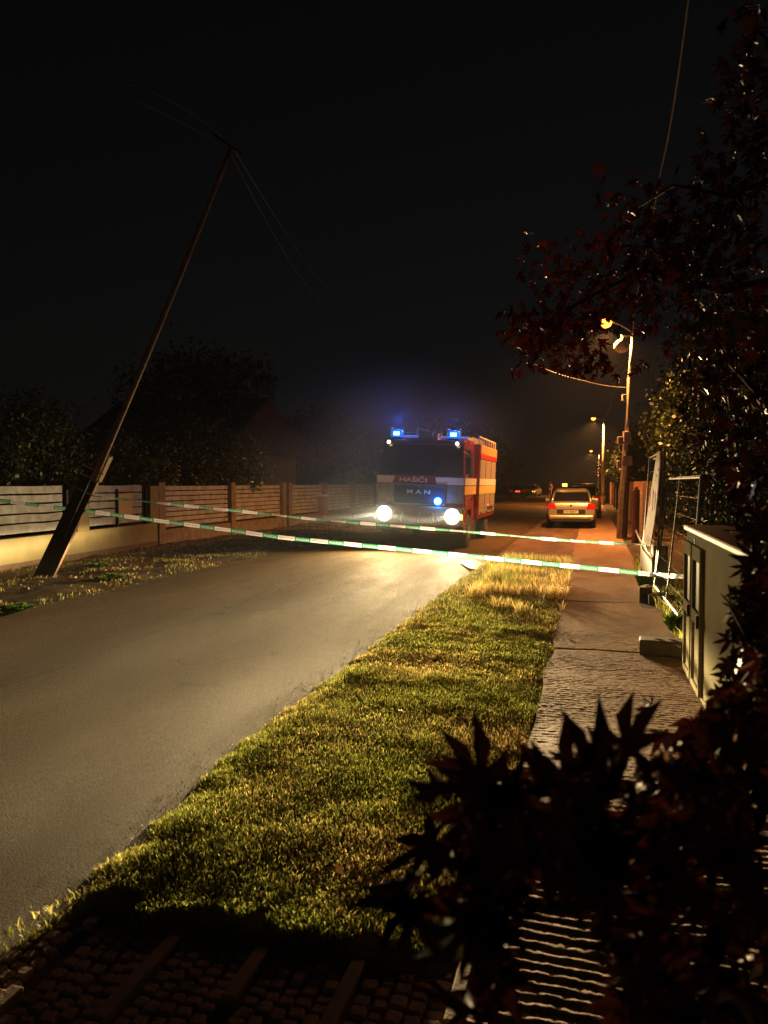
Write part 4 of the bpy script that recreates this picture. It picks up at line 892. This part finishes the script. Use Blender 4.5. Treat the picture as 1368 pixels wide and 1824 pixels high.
# head light beams: reach far along the ground like a low beam
def headlamp(s_, power):
    l = bpy.data.lights.new('headlamp_beam', 'SPOT'); l.energy = power; l.color = (1, .72, .34); l.spot_size = R(150); l.spot_blend = .9; l.shadow_soft_size = .06
    l.use_nodes = True; t = l.node_tree; em = t.nodes['Emission']
    # lamp-local direction: Y up, -Z ahead. Low beam: brightest a little below level, a weak rest above the cut-off
    tc = t.nodes.new('ShaderNodeTexCoord'); nrm = t.nodes.new('ShaderNodeVectorMath'); nrm.operation = 'NORMALIZE'
    sp = t.nodes.new('ShaderNodeSeparateXYZ'); t.links.new(tc.outputs['Normal'], nrm.inputs[0]); t.links.new(nrm.outputs[0], sp.inputs[0])
    def mth(op, a, b, cl=False):
        n = t.nodes.new('ShaderNodeMath'); n.operation = op; n.use_clamp = cl
        for k, v in enumerate((a, b)):
            if v is None: continue
            if isinstance(v, (int, float)): n.inputs[k].default_value = v
            else: t.links.new(v, n.inputs[k])
        return n.outputs[0]
    def mrange(v, a, b, c, d):
        n = t.nodes.new('ShaderNodeMapRange'); n.interpolation_type = 'SMOOTHSTEP'
        for k, q in enumerate((a, b, c, d)): n.inputs[k+1].default_value = q
        t.links.new(v, n.inputs[0]); return n.outputs[0]
    sdn = mth('MULTIPLY', sp.outputs['Y'], -1)
    fall = mth('POWER', mth('DIVIDE', .06, mth('MAXIMUM', sdn, .06)), BEAM_EXP)
    fwd = mth('MULTIPLY', sp.outputs['Z'], -1, True)
    low = mth('MULTIPLY', mth('MULTIPLY', fall, mrange(sdn, .012, .055, 0, 1)), mth('MULTIPLY', mth('POWER', fwd, 1.5), mrange(sdn, .2, .55, 1, .04)))
    glow = mth('MULTIPLY', mrange(sdn, -.45, -.05, .12, 1), BEAM_HIGH)
    side = mth('POWER', fwd, .4)
    tot = mth('MULTIPLY', mth('ADD', low, glow), side); t.links.new(tot, em.inputs['Strength'])
    o = bpy.data.objects.new('headlamp_beam', l); C.objects.link(o); o.parent = fe; o.location = (s_*HX, -.24, HZ); o.rotation_mode = 'QUATERNION'; o.rotation_quaternion = fe.rotation_euler.to_quaternion().inverted() @ Vector((0, -1, 0)).to_track_quat('-Z', 'Y'); return o
headlamp(-1, P_HEAD); headlamp(1, P_HEAD)
for s_ in (-1, 1):
    l = bpy.data.lights.new('beacon_light', 'POINT'); l.energy = P_BEACON; l.color = (.03, .2, 1); l.shadow_soft_size = .1
    o = bpy.data.objects.new('beacon_light', l); C.objects.link(o); o.parent = fe; o.location = (s_*.74, .5, 3.3)
l = bpy.data.lights.new('strobe_light', 'POINT'); l.energy = P_BEACON*.6; l.color = (.03, .25, 1); l.shadow_soft_size = .06
o = bpy.data.objects.new('strobe_light', l); C.objects.link(o); o.parent = fe; o.location = (.48, -.2, 1.24)

# ------------------------------------------------------------------ cars
def ring_loft(st, mb):
    n = len(st[0]); vs = [p for r_ in st for p in r_]
    fs = [(i*n+k, i*n+(k+1) % n, (i+1)*n+(k+1) % n, (i+1)*n+k) for i in range(len(st)-1) for k in range(n)]
    mb.add(vs, fs + [tuple(range(n))[::-1], tuple((len(st)-1)*n+k for k in range(n))])
def make_car(loc, rz, paint, label, name='parked_car', plate=None, lamps=None, group='cars standing in the street'):
    o = thing(name, label, 'car', loc, rz, group)          # local: rear bumper at y=0, front at y=+4.4
    def ring(y, zb, zt, wb, wm, wt):
        h = [(wb*.9, zb), (wb, zb+.08), (wm, zb+(zt-zb)*.5), (wm*.99, zb+(zt-zb)*.75), (wt, zt-.03), (wt*.9, zt)]
        return [(x, y, z) for x, z in h] + [(-x, y, z) for x, z in h[::-1]]
    mb = MB(); ring_loft([ring(-.02, .34, .74, .76, .8, .72), ring(.04, .28, .96, .8, .85, .7), ring(.1, .26, 1.0, .82, .87, .72), ring(.5, .25, 1.02, .83, .885, .78), ring(1.3, .24, .98, .85, .89, .84), ring(3.0, .24, .95, .85, .89, .84), ring(3.9, .24, .82, .84, .87, .74), ring(4.3, .26, .72, .8, .83, .66), ring(4.45, .34, .6, .72, .74, .55)], mb)
    b = mb.build('body', paint, o, smooth=True, bevel=0); sm = b.modifiers.new('s', 'SUBSURF'); sm.levels = 1; sm.render_levels = 2
    def gr_(y, zt, w): return [(.8*w, y, .93), (.76*w, y, .93+(zt-.93)*.5), (.64*w, y, zt-.03), (.5*w, y, zt), (-.5*w, y, zt), (-.64*w, y, zt-.03), (-.76*w, y, .93+(zt-.93)*.5), (-.8*w, y, .93)]
    mb = MB(); ring_loft([gr_(.48, .96, .9), gr_(.95, 1.36, .96), gr_(1.4, 1.44, 1), gr_(2.2, 1.45, 1), gr_(2.7, 1.36, .98), gr_(3.45, .95, .92)], mb); mb.build('windows', M_glass, o, smooth=True)
    mb = MB(); ring_loft([[(x, y, z) for x, z in ((.62*w_, zz), (.5*w_, zz+.035), (-.5*w_, zz+.035), (-.62*w_, zz), (-.5*w_, zz-.02), (.5*w_, zz-.02))] for y, zz, w_ in ((.93, 1.345, .97), (1.4, 1.425, 1), (2.2, 1.435, 1), (2.72, 1.345, .98))], mb); mb.build('roof', paint, o, smooth=True)
    for s_ in (-1, 1):
        MB().tube([(s_*.7, .42, .98), (s_*.61, .95, 1.36)], [.05, .035], 6).build('pillar', paint, o, smooth=True)
        MB().add([(s_*.86, .0, .72), (s_*.52, -.03, .74), (s_*.6, -.015, .93), (s_*.82, .05, .92), (s_*.87, .3, .9), (s_*.875, .3, .76), (s_*.6, .1, .8)], [(0, 1, 2, 3), (0, 3, 4, 5), (1, 6, 2), (0, 1, 6)]).build('tail_light', M_tail, o)
        MB().box((s_*.95, 3.0, .98), (.18, .1, .13)).build('wing_mirror', paint, o, bevel=.03)
        for yc in (.85, 3.55):
            w_ = MB().lathe([(.2, -.1), (.3, -.1), (.32, -.05), (.32, .05), (.3, .1), (.2, .1)], (s_*.79, yc, .32), Matrix.Rotation(R(90), 3, 'Y'), 22).build('wheel', M_rubber, o)
            MB().lathe([(.2, -.08), (.2, .08), (.06, .1), (.01, .1)], (s_*.79, yc, .32), Matrix.Rotation(s_*R(90), 3, 'Y'), 16).build('rim', M_chrome, w_, smooth=True)
    MB().bx(-.78, .78, -.07, .15, .36, .5).build('bumper', paint, o, bevel=.04)
    MB().bx(-.5, .5, -.045, -.02, .555, .71).build('plate_recess', M_black, o)
    MB().bx(-.7, .7, -.04, .1, .27, .36).build('lower_trim', M_black, o)
    pl = MB().bx(-.26, .26, -.06, -.045, .57, .68).build('number_plate', M_plate, o)
    if plate: letters('plate_lettering', plate, .42, .065, (0, -.063, .625), (1, 0, 0), (0, 0, 1), M_black, pl)
    MB().add([(0, -.035, .93), (.035, -.037, .87), (0, -.04, .81), (-.035, -.037, .87)], [(0, 1, 2, 3)]).build('emblem', M_black, o)
    MB().box((0, .6, 1.03), (.34, .03, .03)).build('brake_light', M_redprint, o)
    for s_ in (-1, 1):
        m_ = lamps or M_chrome
        MB().lathe([(.09, 0), (.07, .03), (.01, .035)], (s_*.62, 4.33, .62), Matrix.Rotation(R(-90), 3, 'X'), 12).build('headlight', m_, o, smooth=True)
    return o
cp = G(1013, 943)
make_car((cp.x+.08, cp.y, .02), R(1), M_silver, 'champagne silver saloon car parked on the verge, seen from behind', plate='KE 428 FI')
make_car((cp.x+.35, cp.y+8.5, .02), R(-1), M_silver, 'taller car parked directly in front of the champagne saloon, mostly hidden').scale = (1, 1, 1.12)
make_car((cp.x+.5, cp.y+17.5, .02), R(1), M_redcar, 'orange red car farther along the parked row')
make_car((cp.x+.4, cp.y+32, .02), 0, M_silver, 'small pale car at the far end of the parked row')
E_far = emat('far_headlight', (1, .42, .06), 5)
q = W(1006, 864, 56); fl = thing('work_light', 'glaring orange light just over the roof of the champagne car', 'light', (q.x, q.y, 0))
MB().tube([(0, 0, 0), (0, 0, q.z-.1)], .025, 8).build('stand', M_steel, fl)
for a in (0, 2.1, 4.2): MB().tube([(0, 0, .6), (.4*math.cos(a), .4*math.sin(a), .0)], .015, 6).build('leg', M_steel, fl)
MB().bx(-.2, .2, -.05, .1, q.z-.14, q.z+.14).build('lamp_housing', M_black, fl, bevel=.01); MB().bx(-.17, .17, -.07, -.05, q.z-.11, q.z+.11).build('lamp_glass', E_far, fl)
l = bpy.data.lights.new('work_lamp', 'SPOT'); l.spot_size = R(160); l.energy = 420; l.color = (1, .5, .15); l.shadow_soft_size = .1
o = bpy.data.objects.new('work_lamp', l); C.objects.link(o); o.parent = fl; o.location = (0, -.16, q.z); aim(o, (0, -1, -.1))
q = W(922, 880, 84); make_car((q.x, q.y, .02), R(8), M_darkcar, 'distant dark car parked on the left beyond the fire engine')
MB().box((0, 0, 0), (.5, .02, .1)).build('lit_tail', E_redl, bpy.data.objects['parked_car.004'] if 'parked_car.004' in bpy.data.objects else None, loc=(0, -.08, .75))
q = W(949, 880, 92); make_car((q.x, q.y+4, .02), R(172), M_silver, 'distant pale car facing the camera with bright lights beyond the fire engine', lamps=E_far)

# distant person
def person(loc, label):
    root = thing('person', label, 'person', loc, 0)
    J = {'pel': (0, 0, .95), 'ch': (0, .02, 1.35), 'nk': (0, .02, 1.5), 'hd': (0, 0, 1.64), 'ht': (0, 0, 1.74), 'lh': (.1, 0, .88), 'lk': (.12, -.03, .48), 'la': (.12, .04, .08), 'lt': (.13, -.14, .03), 'rh': (-.1, 0, .88), 'rk': (-.13, .05, .48), 'ra': (-.14, .14, .08), 'rt': (-.15, -.02, .03),
         'ls': (.19, .02, 1.42), 'le': (.26, .04, 1.14), 'lw': (.26, -.1, .9), 'rs': (-.19, .02, 1.42), 're': (-.27, .04, 1.14), 'rw': (-.27, -.08, .88)}
    E_ = [('pel', 'ch'), ('ch', 'nk'), ('nk', 'hd'), ('hd', 'ht'), ('pel', 'lh'), ('lh', 'lk'), ('lk', 'la'), ('la', 'lt'), ('pel', 'rh'), ('rh', 'rk'), ('rk', 'ra'), ('ra', 'rt'), ('ch', 'ls'), ('ls', 'le'), ('le', 'lw'), ('ch', 'rs'), ('rs', 're'), ('re', 'rw')]
    rad = {'pel': .14, 'ch': .16, 'nk': .06, 'hd': .095, 'ht': .07, 'lh': .09, 'rh': .09, 'lk': .065, 'rk': .065, 'la': .045, 'ra': .045, 'lt': .035, 'rt': .035, 'ls': .06, 'rs': .06, 'le': .045, 're': .045, 'lw': .035, 'rw': .035}
    K = list(J)
    def sk(name, keys, extra, m):
        ks = [k for k in K if k in keys]; me = bpy.data.meshes.new(name); me.from_pydata([J[k] for k in ks], [(ks.index(a), ks.index(b)) for a, b in E_ if a in ks and b in ks], [])
        o = bpy.data.objects.new(name, me); C.objects.link(o); o.parent = root; me.materials.append(m)
        s_ = o.modifiers.new('skin', 'SKIN'); 
        for i, k in enumerate(ks): me.skin_vertices[0].data[i].radius = (rad[k]+extra, (rad[k]+extra)*.8)
        me.skin_vertices[0].data[0].use_root = True; o.modifiers.new('sub', 'SUBSURF').levels = 1; return o
    sk('body', K, 0, M_skin)
    sk('trousers', ['pel', 'lh', 'lk', 'la', 'rh', 'rk', 'ra'], .012, mat('pale_trousers', (.5, .45, .4), .8)); sk('jacket', ['pel', 'ch', 'ls', 'le', 'lw', 'rs', 're', 'rw'], .014, mat('red_jacket', (.6, .1, .07), .7))
    MB().lathe([(.02, .12), (.08, .09), (.105, .02), (.1, -.03)], (0, .015, 1.66), n=12).build('hair', M_black, root, smooth=True)
person(G(980, 884), 'distant person in a red jacket and pale trousers standing in the road')

# ------------------------------------------------------------------ haze
hz = MB().bx(-304, 304, -64, 504, -1.1, 14).build('haze', None); tag(hz, kind='stuff'); hz.display_type = 'WIRE'
hm = bpy.data.materials.new('haze_air'); hm.use_nodes = True; t = hm.node_tree; t.nodes.remove(t.nodes['Principled BSDF'])
pv = t.nodes.new('ShaderNodeVolumePrincipled'); pv.inputs['Density'].default_value = HAZE; pv.inputs['Color'].default_value = (.85, .9, 1, 1); pv.inputs['Anisotropy'].default_value = .2
t.links.new(pv.outputs[0], t.nodes['Material Output'].inputs['Volume']); hz.data.materials.append(hm)

# drifting smoke round the fire engine
sm_ = MB(); sm_.lathe([(.02, -2.6), (1.6, -2.2), (3.4, -1.0), (3.9, 0), (3.4, 1.0), (1.6, 2.2), (.02, 2.6)], n=20); sm = sm_.build('smoke', None, smooth=True); sm.location = (-5.6, 18.2, 2.72); sm.scale = (1.15, .9, 1.0)
tag(sm, kind='stuff'); sm.display_type = 'WIRE'
m = bpy.data.materials.new('smoke_air'); m.use_nodes = True; t = m.node_tree; t.nodes.remove(t.nodes['Principled BSDF'])
pv = t.nodes.new('ShaderNodeVolumePrincipled'); pv.inputs['Color'].default_value = (.55, .72, 1, 1); pv.inputs['Anisotropy'].default_value = .2
tc = t.nodes.new('ShaderNodeTexCoord'); mp = t.nodes.new('ShaderNodeMapping'); mp.inputs['Scale'].default_value = (1/3.9, 1/3.9, 1/2.6); t.links.new(tc.outputs['Object'], mp.inputs[0])
le = t.nodes.new('ShaderNodeVectorMath'); le.operation = 'LENGTH'; t.links.new(mp.outputs[0], le.inputs[0])
mr = t.nodes.new('ShaderNodeMapRange'); mr.interpolation_type = 'SMOOTHSTEP'; mr.inputs[1].default_value = .3; mr.inputs[2].default_value = 1; mr.inputs[3].default_value = SMOKE; mr.inputs[4].default_value = 0; t.links.new(le.outputs['Value'], mr.inputs[0])
no = t.nodes.new('ShaderNodeTexNoise'); no.inputs['Scale'].default_value = .45; no.inputs['Detail'].default_value = 2; t.links.new(tc.outputs['Object'], no.inputs['Vector'])
m2 = t.nodes.new('ShaderNodeMapRange'); m2.inputs[1].default_value = .38; m2.inputs[2].default_value = .68; m2.inputs[3].default_value = .25; m2.inputs[4].default_value = 2; t.links.new(no.outputs['Fac'], m2.inputs[0])
mu = t.nodes.new('ShaderNodeMath'); mu.operation = 'MULTIPLY'; t.links.new(mr.outputs[0], mu.inputs[0]); t.links.new(m2.outputs[0], mu.inputs[1]); t.links.new(mu.outputs[0], pv.inputs['Density'])
t.links.new(pv.outputs[0], t.nodes['Material Output'].inputs['Volume']); sm.data.materials.append(m)
